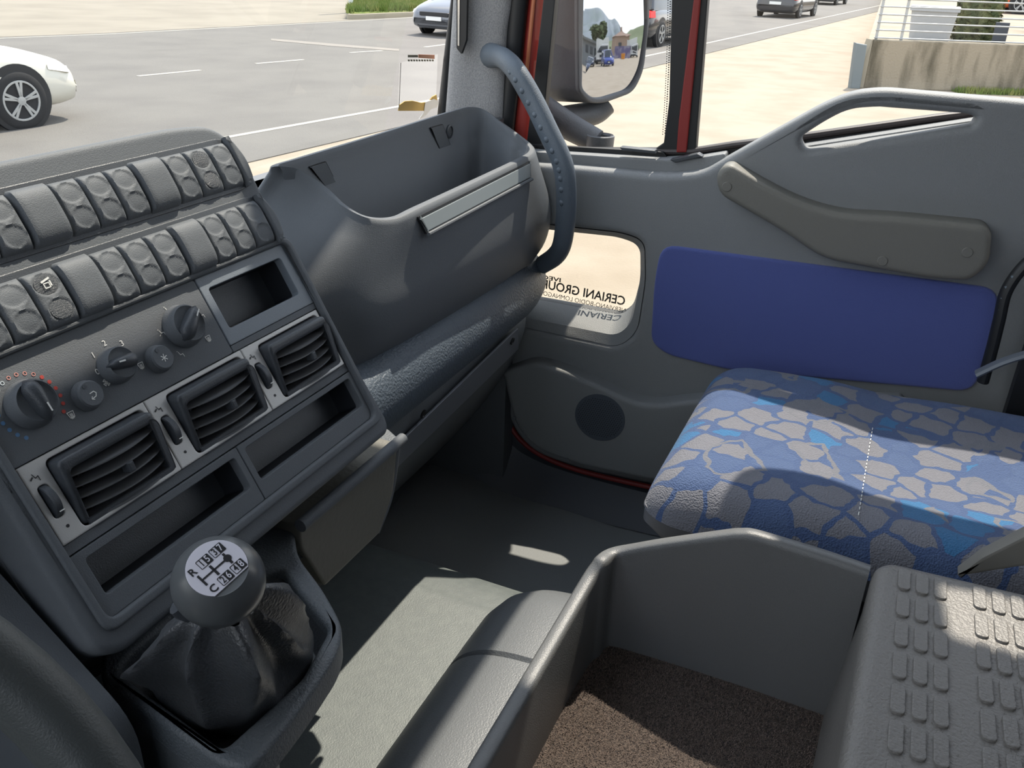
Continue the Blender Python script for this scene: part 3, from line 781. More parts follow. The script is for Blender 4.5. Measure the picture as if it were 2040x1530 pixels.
# ------------------------------------------------------------------ passenger seat
st_ = thing('passenger_seat', 'passenger seat with blue and beige patterned fabric cushion', 'seat', (1.2, -.1, 0))
m = bpy.data.materials.new('seat_fabric'); m.use_nodes = True; MATS['seat_fabric'] = m
n_ = m.node_tree.nodes; l_ = m.node_tree.links; bs = n_['Principled BSDF']; bs.inputs['Roughness'].default_value = .95; bs.inputs['Sheen Weight'].default_value = .1
bs.inputs['Specular IOR Level'].default_value = .2
tcn = n_.new('ShaderNodeTexCoord'); mpn = n_.new('ShaderNodeMapping'); l_.new(tcn.outputs['Object'], mpn.inputs[0]); mpn.inputs['Scale'].default_value = (23, 20, .01); mpn.inputs['Rotation'].default_value = (0, 0, .35)
nzz = n_.new('ShaderNodeTexNoise'); nzz.inputs['Scale'].default_value = 1.6; nzz.inputs['Detail'].default_value = 1; l_.new(mpn.outputs[0], nzz.inputs[0])
vm = n_.new('ShaderNodeVectorMath'); vm.operation = 'MULTIPLY_ADD'; vm.inputs[1].default_value = (.55, .55, 0); l_.new(nzz.outputs['Color'], vm.inputs[0]); l_.new(mpn.outputs[0], vm.inputs[2])
class _O: outputs = [vm.outputs[0]]
mpn_src = mpn; mpn = _O
def vor(feature, sc, rnd):
    v = n_.new('ShaderNodeTexVoronoi'); v.feature = feature; v.inputs['Scale'].default_value = sc; v.inputs['Randomness'].default_value = rnd; l_.new(mpn.outputs[0], v.inputs['Vector']); return v
v1 = vor('F1', 1, .55); v2 = vor('DISTANCE_TO_EDGE', 1, .55)
sp = n_.new('ShaderNodeSeparateColor'); l_.new(v1.outputs['Color'], sp.inputs[0])
r1 = n_.new('ShaderNodeValToRGB'); r1.color_ramp.interpolation = 'CONSTANT'
def C(*c): return tuple(lin(x) for x in c) + (1,)
el = r1.color_ramp.elements; el[0].color = C(112, 113, 120); el[1].position = .58; el[1].color = C(74, 91, 124)
x = el.new(.86); x.color = C(58, 104, 144)
l_.new(sp.outputs[0], r1.inputs[0])
r2 = n_.new('ShaderNodeValToRGB'); r2.color_ramp.interpolation = 'CONSTANT'; r2.color_ramp.elements[0].color = (1, 1, 1, 1); r2.color_ramp.elements[1].color = (0, 0, 0, 1); r2.color_ramp.elements[1].position = .075
l_.new(v2.outputs['Distance'], r2.inputs[0])
mxn = n_.new('ShaderNodeMix'); mxn.data_type = 'RGBA'; l_.new(r2.outputs[0], mxn.inputs[0]); l_.new(r1.outputs[0], mxn.inputs[6]); mxn.inputs[7].default_value = C(70, 87, 121)
# second line network: pale contour lines
r3 = n_.new('ShaderNodeValToRGB'); r3.color_ramp.interpolation = 'CONSTANT'
e3 = r3.color_ramp.elements; e3[0].color = (0, 0, 0, 1); e3[1].position = .24; e3[1].color = (1, 1, 1, 1); x = e3.new(.285); x.color = (0, 0, 0, 1)
v3 = n_.new('ShaderNodeTexVoronoi'); v3.feature = 'DISTANCE_TO_EDGE'; v3.inputs['Scale'].default_value = .37; v3.inputs['Randomness'].default_value = .8; l_.new(mpn.outputs[0], v3.inputs['Vector'])
l_.new(v3.outputs['Distance'], r3.inputs[0])
mx2 = n_.new('ShaderNodeMix'); mx2.data_type = 'RGBA'; l_.new(r3.outputs[0], mx2.inputs[0]); l_.new(mxn.outputs[2], mx2.inputs[6]); mx2.inputs[7].default_value = C(108, 110, 117)
l_.new(mx2.outputs[2], bs.inputs['Base Color'])
wv = n_.new('ShaderNodeTexVoronoi'); wv.inputs['Scale'].default_value = 420; l_.new(tcn.outputs['Object'], wv.inputs['Vector'])
bpn = n_.new('ShaderNodeBump'); bpn.inputs['Strength'].default_value = .7; bpn.inputs['Distance'].default_value = .0016; l_.new(wv.outputs['Distance'], bpn.inputs['Height']); l_.new(bpn.outputs[0], bs.inputs['Normal'])
SF = m
def seat_pt(s, t):
    # s across (0 inboard..1 outboard), t front to back
    x = 1.000 + s * .458; y = .234 - t * .62
    top = .425 + .030 * max(0, t - .25) ** .8 * (abs(2 * s - 1) ** 3) * 1.6 + .012 * sin(pi * min(1, t * 2.2)) - .008 * (1 - abs(2 * s - 1)) * min(1, t * 3)
    return x, y, top
def cushion(a, c_):
    # a,c_ in 0..1 ; superellipse falloff to sides and front
    ea = abs(2 * a - 1); f = (1 - ea ** 9) ** .42
    g = 1.0 if c_ > .14 else (1 - (1 - c_ / .14) ** 3.2) ** .5
    x, y, top = seat_pt(a, c_)
    x += (.5 - a) * .02 * (1 - f) * 2 * -1
    if c_ < .10: x += (.5 - a) * .10 * (1 - sqrt(max(0, 1 - (1 - c_ / .10) ** 2))) * (abs(2 * a - 1) ** 3)
    z = .372 + (top - .372) * min(f, 1) * (g if g > 0 else 0)
    # gentle creases
    z += .0025 * sin(18 * c_ + 3 * a) * f * g * min(1, c_ * 4) * .5
    return V((x, y, z))
b = MB(SF)
def dens(i): # cluster samples near the edges
    return .5 - .5 * cos(pi * i)
b.grid(lambda s, t: cushion(dens(dens(s)), 1 - (1 - t) ** .5 if False else t ** 1.6), 70, 80, flip=True)
b.build('seat_cushion', st_, smooth=80)
b = MB(WHT)
pts = [cushion(a / 40, .44) + V((0, 0, .0012)) for a in range(3, 28)]
for i in range(0, len(pts) - 1):
    p0 = pts[i]; p1 = pts[i].lerp(pts[i + 1], .55); b.tube([p0, p1], .0006, 5)
    p0 = pts[i].lerp(pts[i + 1], .5); 
b.build('stitched_seam', st_)
b = MB(mat('seat_base_plastic', (104, 106, 112), .5, bump=(600, .3)))
so = rrect(.998, -.40, 1.46, .232, .03, 8)
l0 = [V((p[0], p[1], .376)) for p in so]; l1 = [V((p[0], p[1], .352)) for p in so]
l2 = [V((1.215 + (p[0] - 1.215) * .93, -.09 + (p[1] + .09) * .94, .325)) for p in so]; l3 = [V((1.215 + (p[0] - 1.215) * .80, -.09 + (p[1] + .09) * .86, .295)) for p in so]
b.loft([l3, l2, l1, l0], cap0=True, cap1=True); b.build('seat_pan', st_)
MB(DARK).box((1.06, -.36, 0), (1.38, .08, .285)).build('seat_pedestal', st_)
b = MB(SF).plate([rrect(.985, .36, 1.445, 1.10, .08, 8)], Fr((0, -.47, 0), (-1, 0, 0), (0, -.12, 1)), .05, .12, .04, 5)
b.v = [V((2.43 - (-v.x) - 2 * v.x - 0 if False else v.x, v.y, v.z)) for v in b.v]
b.v = [V((-v.x if v.x < 0 else v.x, v.y, v.z)) for v in b.v]
b.build('seat_backrest', st_)
b = MB(mat('recliner_cover', (110, 108, 102), .5))
FR = Fr((.955, 0, 0), (0, -1, 0), (0, 0, 1))
b.plate([rpoly(FR.L([(1955, 1112), (2042, 1068), (2200, 1010), (2200, 1130), (2042, 1128), (1905, 1150)]), .004)], FR, 0, .02, .003)
b.build('recliner_cover', st_)

# ------------------------------------------------------------------ passenger door
yaw = radians(-3.47); E1d = V((-sin(yaw), -cos(yaw), 0))
FD = Fr((1.54 + sin(-yaw) * 0 - .0, .5, 0), E1d, (0, 0, 1))
dr = thing('passenger_door', 'grey passenger door panel with blue fabric insert and a small lower window', 'door', (1.6, .2, 0))
dout = FD.L([(1010, 325), (1130, 333), (1330, 350), (1400, 343), (1436, 322), (1640, 208), (1700, 184), (1760, 178), (2045, 203), (2300, 228), (2300, 1100), (1290, 966), (1150, 935), (1065, 905), (1022, 860), (1003, 800), (1000, 720)])
dor = rpoly(dout, [.02, .02, .03, .03, .03, .04, .04, .03, .02, .02, .02, .04, .04, .04, .04, .04, .03])
tri = rpoly(FD.L([(1592, 276), (1640, 244), (1690, 218), (1760, 213), (1930, 228), (1946, 236), (1938, 250), (1602, 301)]), [.012, .02, .03, .03, .008, .004, .01, .012])
lw = rpoly(FD.L([(1060, 446), (1240, 466), (1282, 482), (1284, 560), (1268, 664), (1230, 694), (1040, 653)]), [.01, .03, .03, .02, .03, .03, .01], 6)
b = MB(DPL).plate([dor, tri, lw], FD, 0, .040, .012, 5); b.build('door_panel', dr)
# lower window tunnel to the outer skin
lwo = rpoly(FD.L([(1055, 452), (1240, 470), (1281, 486), (1280, 540), (1263, 606), (1240, 627), (1045, 592)], -.078), [.01, .03, .03, .02, .03, .03, .01], 6)
FDn = FD
mid = [FD.p(a[0] * .45 + b_[0] * .55, a[1] * .55 + b_[1] * .45, -.018) for a, b_ in zip(lw, lwo)]
b = MB(DPL).loft([[FD.p(*p, -.006) for p in inset(lw, .0) ], mid, [FD.p(*p, -.078) for p in lwo]], flip=area(lw) > 0); b.build('window_recess', dr)
skin = [(-.20, .0), (.95, .0)] ; 
top_ = [FD.uv(2300, 178, -.078), FD.uv(1871, 229, -.078), FD.uv(1595, 268, -.078), FD.uv(1460, 284, -.078), FD.uv(1378, 297, -.078), FD.uv(1075, 296, -.078), FD.uv(1000, 290, -.078)]
so_ = [(top_[-1][0], -.06), (top_[0][0], -.06)] + top_
b = MB(BLK).plate([so_, lwo], FD, -.078, .02, .002); b.build('outer_skin', dr)
tp = top_[::-1]
MB(mat('belt_seal', (58, 52, 52), .5)).tube([FD.p(p[0], p[1] - .004, -.074) for p in tp], .006, 8).build('belt_seal', dr)
LG = glass('lower_window_glass', (.98, .98, .96), .03)
b = MB(LG).plate([[(p[0], p[1]) for p in lwo]], FD, -.086, .003, 0); lwg = b.build('lower_window', dr, smooth=0)
# lettering on the lower glass, seen from behind
b = MB(mat('sticker_letters', (88, 84, 76), .7))
def gt(px0, py0, px1, py1, t, k=1.0, off=0.0):
    A = V(FD.uv(px0, py0, -.085)); B = V(FD.uv(px1, py1, -.085)); d = A - B
    cx, cy = (A + B) / 2
    # letters run right to left when seen from inside
    cu = bpy.data.curves.new('t', 'FONT'); cu.body = t; cu.size = 1; ob = bpy.data.objects.new('t', cu); S.collection.objects.link(ob); bpy.context.view_layer.update(); wd = ob.dimensions.x
    bpy.data.objects.remove(ob); bpy.data.curves.remove(cu)
    h = k; sxx = d.length / (wd * h)
    rot = atan2((A - B).y, -(A - B).x) if False else 0
    b.text(t, FD, cx, cy, h, -.0850, rot=atan2(B.y - A.y, abs(A.x - B.x)) * -1 * 1.0, mirror=True, sx=sxx, bold=off)
gt(1246, 592, 1081, 575, 'CERIANI GROUP', .027, .0005)
gt(1247, 611, 1082, 593, 'NERVIANO-BODIO LOMNAGO', .014)
gt(1117, 557, 1066, 551, 'IVECO', .0125, .0003)
b.build('window_lettering', lwg, smooth=0, label='dark reversed lettering on the glass')
# upper glass, quarter glass, division bar
UG = glass('door_glass', (.98, .99, .98), .03)
ga = FD.uv(1075, 296, -.085); gb = FD.uv(1350, 312, -.085); gd = FD.uv(1380, 300, -.085)
b = MB(UG); b.add([FD.p(ga[0] - .02, ga[1] - .02, -.086), FD.p(gb[0], gb[1] - .02, -.086), FD.p(gb[0], 2.03, -.086), FD.p(ga[0] - .02, 2.03, -.086)], [[0, 1, 2, 3]]); b.build('quarter_glass', dr, smooth=0)
b = MB(UG); b.add([FD.p(gd[0], gd[1] - .01, -.086), FD.p(.95, .80, -.086), FD.p(.95, 2.03, -.086), FD.p(gd[0], 2.03, -.086)], [[0, 1, 2, 3]]); b.build('door_glass', dr, smooth=0)
def bar(px_pts, c, t, mt, nm, bev=.002):
    MB(mt).plate([rpoly(FD.L(px_pts, c), .002)], FD, c, t, bev).build(nm, dr)
bar([(1530, -1800), (1645, -1800), (1410, 0),  (1386, 297), (1378, 305), (1322, 305), (1300, 300) , (1322, 285), (1333, 200), (1338, 0)], -.072, .022, BLK, 'division_bar')
bar([(1580, -1800), (1596, -1800), (1401, -60), (1367, 304), (1347, 304), (1352, 240), (1389, -60)], -.066, .006, REDS, 'red_seal_strip')
bar([(1074, -1800), (1136, -1800), (1106, 0), (1078, 292), (1048, 292), (1082, 0)], -.072, .022, BLK, 'front_window_seal')
bar([(1050, 287), (1085, 289), (1322, 303), (1330, 316), (1080, 298)], -.062, .01, BLK, 'window_base_seal', .001)
for L in ([(1335, 318), (1390, 306), (1400, 312), (1345, 324)], [(1235, 293), (1305, 300), (1307, 306), (1240, 300)]):
    MB(PLB).plate([rpoly(FD.L(L, -.03), .001)], FD, -.028, .02, .001).build('seal_clip', dr)
# frit dots
lg = FD.L([(1000, 294), (1075, 297), (1325, 313), (1395, 309), (1450, 300), (1455, 400), (1000, 420)], -.062)
MB(DPL).plate([rpoly(lg, [.005, .01, .01, .01, .005, .005, .005])], FD, -.034, .036, .003).build('window_ledge', dr)
lg = FD.L([(1560, 300), (1600, 286), (1945, 233), (2040, 224), (2040, 330), (1560, 360)], -.062)
MB(DPL).plate([rpoly(lg, [.005, .01, .01, .005, .005, .005])], FD, -.034, .036, .003).build('window_ledge', dr)
fd = MB(BLK)
for k in range(64):
    for j in range(2):
        t_k = (k + (.5 if j % 2 else 0)) / 64; a, c_ = FD.uv(1335.5 - 11 * t_k * t_k - j * 4.5, -40 + 310 * t_k, -.083)
        fd.plate([circ(a, c_, .0013 - .0003 * j, 8)], FD, -.0832, .0003, 0, back=False)
fd = fd.build('frit_dots', dr, smooth=0); fd['kind'] = 'stuff'
# blue insert
bi = rpoly(FD.L([(1318, 486), (1990, 574), (1985, 640), (1940, 780), (1450, 735), (1330, 706), (1297, 680), (1304, 560)]), [.03, .03, .03, .03, .02, .04, .04, .03])
MB(BLUE).plate([bi], FD, .006, .012, .005, 4).build('fabric_insert', dr, label='blue fabric insert')
# armrest pull
ar = rpoly(FD.L([(1427, 350), (1440, 330), (1458, 326), (1530, 368), (1600, 402), (1680, 424), (1780, 428), (1960, 446), (1976, 462), (1970, 525), (1930, 557), (1850, 552), (1640, 514), (1560, 458), (1435, 386)], .03),
           [.01, .01, .01, .03, .03, .03, .03, .012, .012, .02, .012, .02, .03, .04, .02])
ao = MB(ARM).plate([ar], FD, .042, .044, .010, 5).build('armrest', dr)
for q in ((1448, 372), (1758, 520), (1927, 503)):
    a, c_ = FD.uv(*q, .042); MB(ARM).lathe(FD, [(.0085, .041), (.0085, .0425), (.0075, .0435), (0, .0435)], a, c_, 20).build('screw_cap', ao)
# lower pocket
lp = FD.L([(1000, 742), (1060, 722), (1120, 738), (1200, 772), (1262, 802), (1310, 808), (1360, 800), (1500, 790), (1800, 800), (1800, 1010), (1290, 958), (1150, 928), (1070, 898), (1030, 858), (1012, 800)], .038)
MB(DPL).plate([rpoly(lp, [.01, .02, .03, .03, .04, .04, .03, .02, .01, .01, .03, .04, .04, .04, .03])], FD, .038, .040, .010, 4).build('door_pocket', dr)
a, c_ = FD.uv(1195, 832, .038)
b = MB(mat('speaker_mesh', (70, 78, 88), .6))
b.plate([circ(a, c_, .052, 36)], FD, .0392, .001, .0004)
b.use(BLK)
for i in range(-9, 10):
    for j in range(-9, 10):
        x_ = i * .005 + (.0025 if j % 2 else 0); y_r = j * .0045
        if hypot(x_, y_r) < .046: b.plate([circ(a + x_, c_ + y_r, .0011, 6)], FD, .0395, .0003, 0, back=False)
b.build('speaker_grille', dr)
for q in ((1025, 832), (1130, 915)):
    a, c_ = FD.uv(*q, .038); MB(STEEL).lathe(FD, [(.004, .038), (.004, .0405), (0, .041)], a, c_, 12).build('screw', dr)
# door frame upper rail
MB(BLK).box((1.59, -.60, 2.02), (1.645, .66, 2.14)).build('upper_frame', dr)

sb = thing('added_sun_blocker', 'unseen grey panel added to shade the seat and tray, at the upper rear of the passenger door window', 'sun blocker', (1.56, -.2, 1.2))  # unseen panel, added and cut to shape the sun's shadow on seat and tray
FBl = Fr((1.575, 0, 0), (0, -1, 0), (0, 0, 1))
MB(mat('blocker_cloth', (120, 120, 118), .8)).plate([rpoly([(-.150, 1.45), (-.11, 1.21), (.0, 1.175), (.60, 1.25), (.60, 1.64), (.2, 1.645), (.12, 1.66), (.13, 1.79), (.60, 1.80), (.60, 2.0), (-.15, 2.0), (-.10, 1.83), (-.06, 1.705), (-.04, 1.645), (-.089, 1.607), (-.138, 1.58)], [.05, .06, .05, .02, .02, .02, .02, .01, .01, .02, .03, .03, .02, .01, .02, .02])], FBl, 0, .006, .001).build('blocker_panel', sb)
MB(PLB).tube([FBl.p(-.0, 1.95, .004), FBl.p(-.0, 2.10, .004)], .006, 8).build('blocker_arm', sb)

# door opening seal (red) and sill
pts = cat([P(1006, 690, 'x', 1.56), P(1003, 760, 'x', 1.555), P(1006, 820, 'x', 1.55), P(1030, 868, 'x', 1.545), P(1075, 905, 'x', 1.54), P(1150, 936, 'x', 1.54), P(1280, 967, 'x', 1.54), P(1420, 995, 'x', 1.54)], 6)
o = MB(REDS).tube(pts, .0055, 8).build('door_seal'); tag(o, 'thin red rubber seal curving round the foot of the door opening', 'seal')
sl = [P(878, 903, 'z', .002), P(935, 948, 'z', .002), P(1000, 985, 'z', .002), P(1080, 1012, 'z', .002), P(1180, 1037, 'z', .002), P(1330, 1072, 'z', .002), P(1500, 1100, 'z', .002)]
su = [P(975, 700, 'x', 1.555), P(985, 800, 'x', 1.55), P(1015, 880, 'x', 1.55), P(1070, 918, 'x', 1.55), P(1150, 946, 'x', 1.55), P(1280, 980, 'x', 1.55), P(1420, 1010, 'x', 1.55)]
a_ = cat(sl, 6); c__ = cat(su, 6)
b = MB(mat('sill_plastic', (86, 90, 96), .6)).loft([a_, [(a_[i].lerp(c__[i], .5) + V((.012, 0, -.008))) for i in range(len(a_))], c__, [p + V((.10, .0, .002)) for p in c__]], closed=False)
o = b.build('door_sill'); tag(o, 'dark moulded door sill rising from the footwell floor to the red seal', 'sill')

# ------------------------------------------------------------------ A pillar
ap = thing('windscreen_pillar', 'grey fabric covered windscreen pillar with red painted edge', 'pillar', (1.53, .76, .66))
rowsL = [(892, -1800), (915, -140), (908, 0), (900, 120), (892, 228), (884, 330)]; rowsM = [(955, -1800), (960, -140), (958, 0), (945, 120), (938, 228), (930, 330)]; rowsR = [(1018, -1800), (1028, -140), (1016, 0), (1004, 80), (998, 236), (995, 330)]
cL = cat([P(*q, 'x', 1.575) for q in rowsL], 5); cM = cat([P(*q, 'x', 1.582) for q in rowsM], 5); cR = cat([P(*q, 'x', 1.60) for q in rowsR], 5)
loops = [cat([cL[i] + V((.03, .02, 0)), cL[i], cM[i], cR[i], cR[i] + V((.04, .0, 0))], 4) for i in range(len(cL))]
MB(FAB).loft(loops, closed=False).build('pillar_trim', ap, smooth=70)
def strip(pl, xv, mt, nm, r=.0, th=.012):
    # pl: list of (pxL, pxR, py)
    lo = []
    for (a, c_, y) in pl:
        p = P(a, y, 'x', xv); q = P(c_, y, 'x', xv); m_ = (p + q) / 2 + V((-th * .7, 0, 0)); lo.append(cat([p + V((th, 0, 0)), p, m_, q, q + V((th, 0, 0))], 4))
    return MB(mt).loft(lo, closed=False).build(nm, ap, smooth=70)
strip([(874, 896, -1800), (905, 925, -120), (898, 912, 0), (883, 901, 120), (870, 893, 240)], 1.605, BLK, 'windscreen_seal')
strip([(1014, 1062, -1800), (1018, 1062, -120), (1012, 1048, 0), (1003, 1035, 130), (994, 1018, 280), (990, 1014, 320)], 1.61, BLK, 'pillar_seal')
strip([(1056, 1098, -1800), (1058, 1100, -120), (1044, 1083, 0), (1030, 1066, 140), (1014, 1050, 290), (1010, 1046, 330)], 1.63, REDP, 'red_pillar_edge', th=.012)
strip([(1072, 1080, -120), (1059, 1066, 0), (1046, 1052, 140), (1040, 1046, 190)], 1.617, ORG, 'orange_highlight_strip', th=.002)  # highlight on the red edge, put in as an orange strip
b = MB(BLK); FP = Fr(P(920, 60, 'x', 1.56), P(930, 60, 'x', 1.56) - P(910, 60, 'x', 1.56) + V((.0, 0, 0)), (0, 0, 1))
b.plate([rpoly(FP.L([(911, -60), (934, -60), (931, 80), (921, 108), (911, 96)]), .003)], FP, .004, .006, .001)
b.use(CHR).plate([rpoly(FP.L([(914, -60), (919, -60), (918, 92), (914, 90)]), .001)], FP, .0055, .003, .0008); b.build('visor_clip', ap)

# grab handle on the pillar
gh = thing('grab_handle', 'curved grey grab handle beside the door, from the pillar down to the dash end', 'grab handle', (1.5, .6, .5))
gp = [P(975, 110, 'x', 1.60), P(992, 112, 'x', 1.55), P(1008, 120, 'x', 1.51), P(1030, 145, 'x', 1.485), P(1062, 200, 'x', 1.475), P(1092, 262, 'x', 1.465), P(1118, 318, 'x', 1.46), P(1127, 365, 'x', 1.46), P(1127, 430, 'x', 1.465), P(1120, 485, 'x', 1.475), P(1106, 510, 'x', 1.49), P(1080, 528, 'x', 1.51)]
gpc = cat(gp, 5); rr = [.0175 + .0035 * sin(pi * i / (len(gpc) - 1)) + (.006 if i < 6 else 0) * (1 - i / 6) for i in range(len(gpc))]
MB(mat('handle_plastic', (84, 94, 104), .5, bump=(600, .4))).tube(gpc, [r * .85 for r in rr], 16, rb=[r * 1.0 for r in rr], up=(-1, 0, 0)).build('handle_bar', gh)
b = MB(MATS['handle_plastic'])
for i in range(10, 40, 2):
    p = gpc[i]; t = (gpc[i + 1] - gpc[i - 1]).normalized(); vw = (CAM - p).normalized(); sdir = t.cross(vw).normalized()
    q = p + vw * .0135 + (sdir * -.007 if sdir.dot(V(MR)) > 0 else sdir * .007)
    fr_ = Fr(q, sdir, t); b.lathe(fr_, [(.0062, 0), (.0058, .0025), (.004, .0042), (0, .005)], 0, 0, 12)
b.build('grip_studs', gh, smooth=60)
b = MB(PLB); q = P(990, 245, 'y', .72); b.box((q.x - .01, q.y, q.z - .03), (q.x + .03, q.y + .03, q.z + .005)); b.use(WHT).box((q.x - .006, q.y - .001, q.z - .008), (q.x + .012, q.y, q.z + .002))
tag(b.build('pillar_switch_box'), 'small black box with white label between the storage bin and the pillar', 'box')

# rear door grab bar and belt at the right picture edge
gpts = cat([P(2080, 500, 'x', 1.50), P(2040, 530, 'x', 1.495), P(2005, 580, 'x', 1.49), P(1990, 640, 'x', 1.485), P(1975, 700, 'x', 1.485), P(1958, 760, 'x', 1.485)], 8)
t_ = thing('rear_grab_bar', 'black ribbed grab bar behind the blue door insert at the right edge', 'grab handle', (1.5, -.2, .42))
MB(BLK).tube(gpts, .0125, 14, rb=.009, up=(-1, 0, 0)).build('bar', t_)
b = MB(MATS['handle_plastic'])
for i in range(12, 38, 3):
    p = gpts[i]; t = (gpts[i + 1] - gpts[i - 1]).normalized(); vw = (CAM - p).normalized(); sd_ = t.cross(vw).normalized()
    b.lathe(Fr(p + vw * .006, sd_, t), [(.006, 0), (.0055, .003), (.003, .005), (0, .0055)], 0, 0, 12)
b.build('grip_studs', t_, smooth=60)
b = MB(mat('belt_stalk', (90, 96, 104), .45)).tube(cat([P(1945, 745, 'x', 1.42), P(2000, 720, 'x', 1.42), P(2060, 702, 'x', 1.42), P(2120, 690, 'x', 1.42)], 5), .005, 8, rb=.012, up=(0, 0, 1))
tag(b.build('seat_belt_arm'), 'thin grey bar beside the rear corner of the seat cushion', 'seat part')
b = MB(BLK).box((1.50, -.70, .0), (1.53, -.235, .66)); b.v = [V((v.x + (-.2 - v.y) * .06, v.y, v.z)) for v in b.v]
tag(b.build('rear_pillar_trim', smooth=0), 'dark trim behind the door at the right edge', 'trim panel')

# ------------------------------------------------------------------ windscreen permit sleeve
y0 = .905
ps = thing('permit_sleeve', 'torn clear plastic permit sleeve with yellowed paper stuck on the windscreen', 'sticker', P(835, 220, 'y', y0))
FW = Fr(P(835, 160, 'y', y0), (1, 0, 0), (0, -.35, 1))
pgl = glass('sleeve_plastic', (.93, .93, .92), .04)
pm_ = bpy.data.materials.new('sleeve_film'); pm_.use_nodes = True; nn_ = pm_.node_tree.nodes; ll_ = pm_.node_tree.links
tt = nn_.new('ShaderNodeBsdfTransparent'); mm_ = nn_.new('ShaderNodeMixShader'); mm_.inputs[0].default_value = .07; nn_['Principled BSDF'].inputs['Base Color'].default_value = C(235, 232, 225); nn_['Principled BSDF'].inputs['Transmission Weight'].default_value = .0
tl_ = nn_.new('ShaderNodeBsdfTranslucent'); tl_.inputs[0].default_value = C(240, 238, 232)
ll_.new(tt.outputs[0], mm_.inputs[1]); ll_.new(tl_.outputs[0], mm_.inputs[2]); ll_.new(mm_.outputs[0], nn_['Material Output'].inputs[0])
MB(pm_).plate([FW.L([(797, 125), (872, 108), (868, 212), (793, 216)])], FW, 0, .0008, 0).build('clear_sleeve', ps, smooth=0)
b = MB(ORG).plate([FW.L([(833, 108), (865, 109), (865, 117), (833, 115)])], FW, .001, .0006, 0)
b.use(mat('grey_print', (120, 118, 105), .7)).plate([FW.L([(812, 109), (832, 109), (832, 114), (812, 114)])], FW, .001, .0006, 0)
for k in range(10):
    x_ = 812 + k * 5.3; b.plate([FW.L([(x_, 118), (x_ + 3.6, 118.3), (x_ + 3.6, 122), (x_, 121.6)])], FW, .001, .0006, 0)
b.build('printed_header', ps, smooth=0)
b = MB(mat('yellow_paper', (200, 168, 96), .8)).plate([FW.L([(792, 220), (795, 208), (805, 201), (820, 200), (838, 204), (852, 202), (860, 192), (868, 188), (870, 198), (866, 206), (858, 212), (845, 220)])], FW, .002, .0015, 0)
b.use(WHT).plate([FW.L([(845, 202), (862, 196), (872, 200), (868, 212), (856, 216), (846, 228), (832, 236), (842, 222)])], FW, .0035, .001, 0)
b.build('torn_paper', ps, smooth=0)
MB(INK).tube([FW.p(*FW.uv(797, 124), .002), FW.p(*FW.uv(795, 170), .002), FW.p(*FW.uv(793, 216), .002)], .0006, 5).build('sleeve_edge', ps)

# ------------------------------------------------------------------ exterior mirror
mr = thing('side_mirror', 'large grey exterior mirror on its arm outside the passenger quarter window', 'mirror', (1.75, .62, .6))
MC = P(1222, 95, 'x', 1.85); MN = V((-.54, -.84, .085)).normalized()
e1 = V((0, 0, 1)).cross(MN).normalized(); FM = Fr(MC, e1, MN.cross(e1))
if FM.E3.dot(MN) < 0: FM = Fr(MC, -e1, MN.cross(e1))
HM = mat('mirror_housing', (96, 98, 102), .5, bump=(300, .3))
hol = rpoly(FM.L([(1148, -140), (1296, -140), (1292, 40), (1281, 142), (1260, 184), (1200, 206), (1170, 205), (1150, 180), (1148, 60)]), [.01, .01, .02, .03, .02, .02, .02, .01, .01])
gol = rpoly(FM.L([(1164, -130), (1288, -130), (1285, 60), (1275, 140), (1255, 178), (1198, 196), (1176, 194), (1158, 176), (1160, 60)]), [.01, .01, .02, .03, .02, .02, .02, .01, .01])
b = MB(HM).plate([hol, gol], FM, .004, .012, .003, 3)
l_h = [FM.p(*p, -.006) for p in (hol if area(hol) > 0 else hol[::-1])]
bw = FM.E3 * -.09 - FM.E1 * 0
cH = sum(l_h, V()) / len(l_h)
toleft = (P(1095, 90, 'x', 1.85) - P(1160, 90, 'x', 1.85))
l_h2 = [p + FM.E3 * -.05 + V((-.030, .05, 0)) for p in l_h]; l_h3 = [cH + (p - cH) * .78 + FM.E3 * -.10 + V((-.05, .04, 0)) for p in l_h]
b.loft([l_h3, l_h2, l_h], cap0=True); b.build('mirror_housing', mr, smooth=60)
mg = mat('mirror_glass', (190, 194, 200), .02, 1.0, spec=.5)
us = [p[0] for p in gol]; vsn = [p[1] for p in gol]; u0, u1, v0, v1 = min(us), max(us), min(vsn), max(vsn)
uc, vc = (u0 + u1) / 2, (v0 + v1) / 2
# convex glass: clip a grid to the outline by radial scaling
loops = []
for k in range(14):
    f_ = 1 - k / 13.0001
    loops.append([FM.p(uc + (p[0] - uc) * f_, vc + (p[1] - vc) * f_, .001 - (((p[0] - uc) * f_) ** 2 + ((p[1] - vc) * f_) ** 2) / (2 * 2.0)) for p in (gol if area(gol) > 0 else gol[::-1])])
MB(mg).loft(loops).build('mirror_glass', mr, smooth=80)
b = MB(HM)
ar_ = cat([P(1205, 205, 'x', 1.87), P(1180, 225, 'x', 1.85), P(1130, 235, 'x', 1.80), P(1090, 240, 'x', 1.75), P(1060, 240, 'x', 1.68)], 5)
b.tube(ar_, .026, 12, rb=.034); b.tube(cat([P(1075, 215, 'x', 1.74), P(1130, 250, 'x', 1.74), P(1190, 282, 'x', 1.74)], 5), [.032 - .0008 * i for i in range(11)], 14, rb=.024)
b.build('mirror_arm', mr, smooth=60)
q = P(1196, 276, 'x', 1.73); b = MB(HM).lathe(Fr(q, (1, 0, 0), (0, 1, 0)), [(.020, -.05), (.0275, -.02), (.0285, .006), (.026, .008), (.022, .004), (.020, -.01), (0, -.012)], 0, 0, 24); b.build('arm_socket', mr)

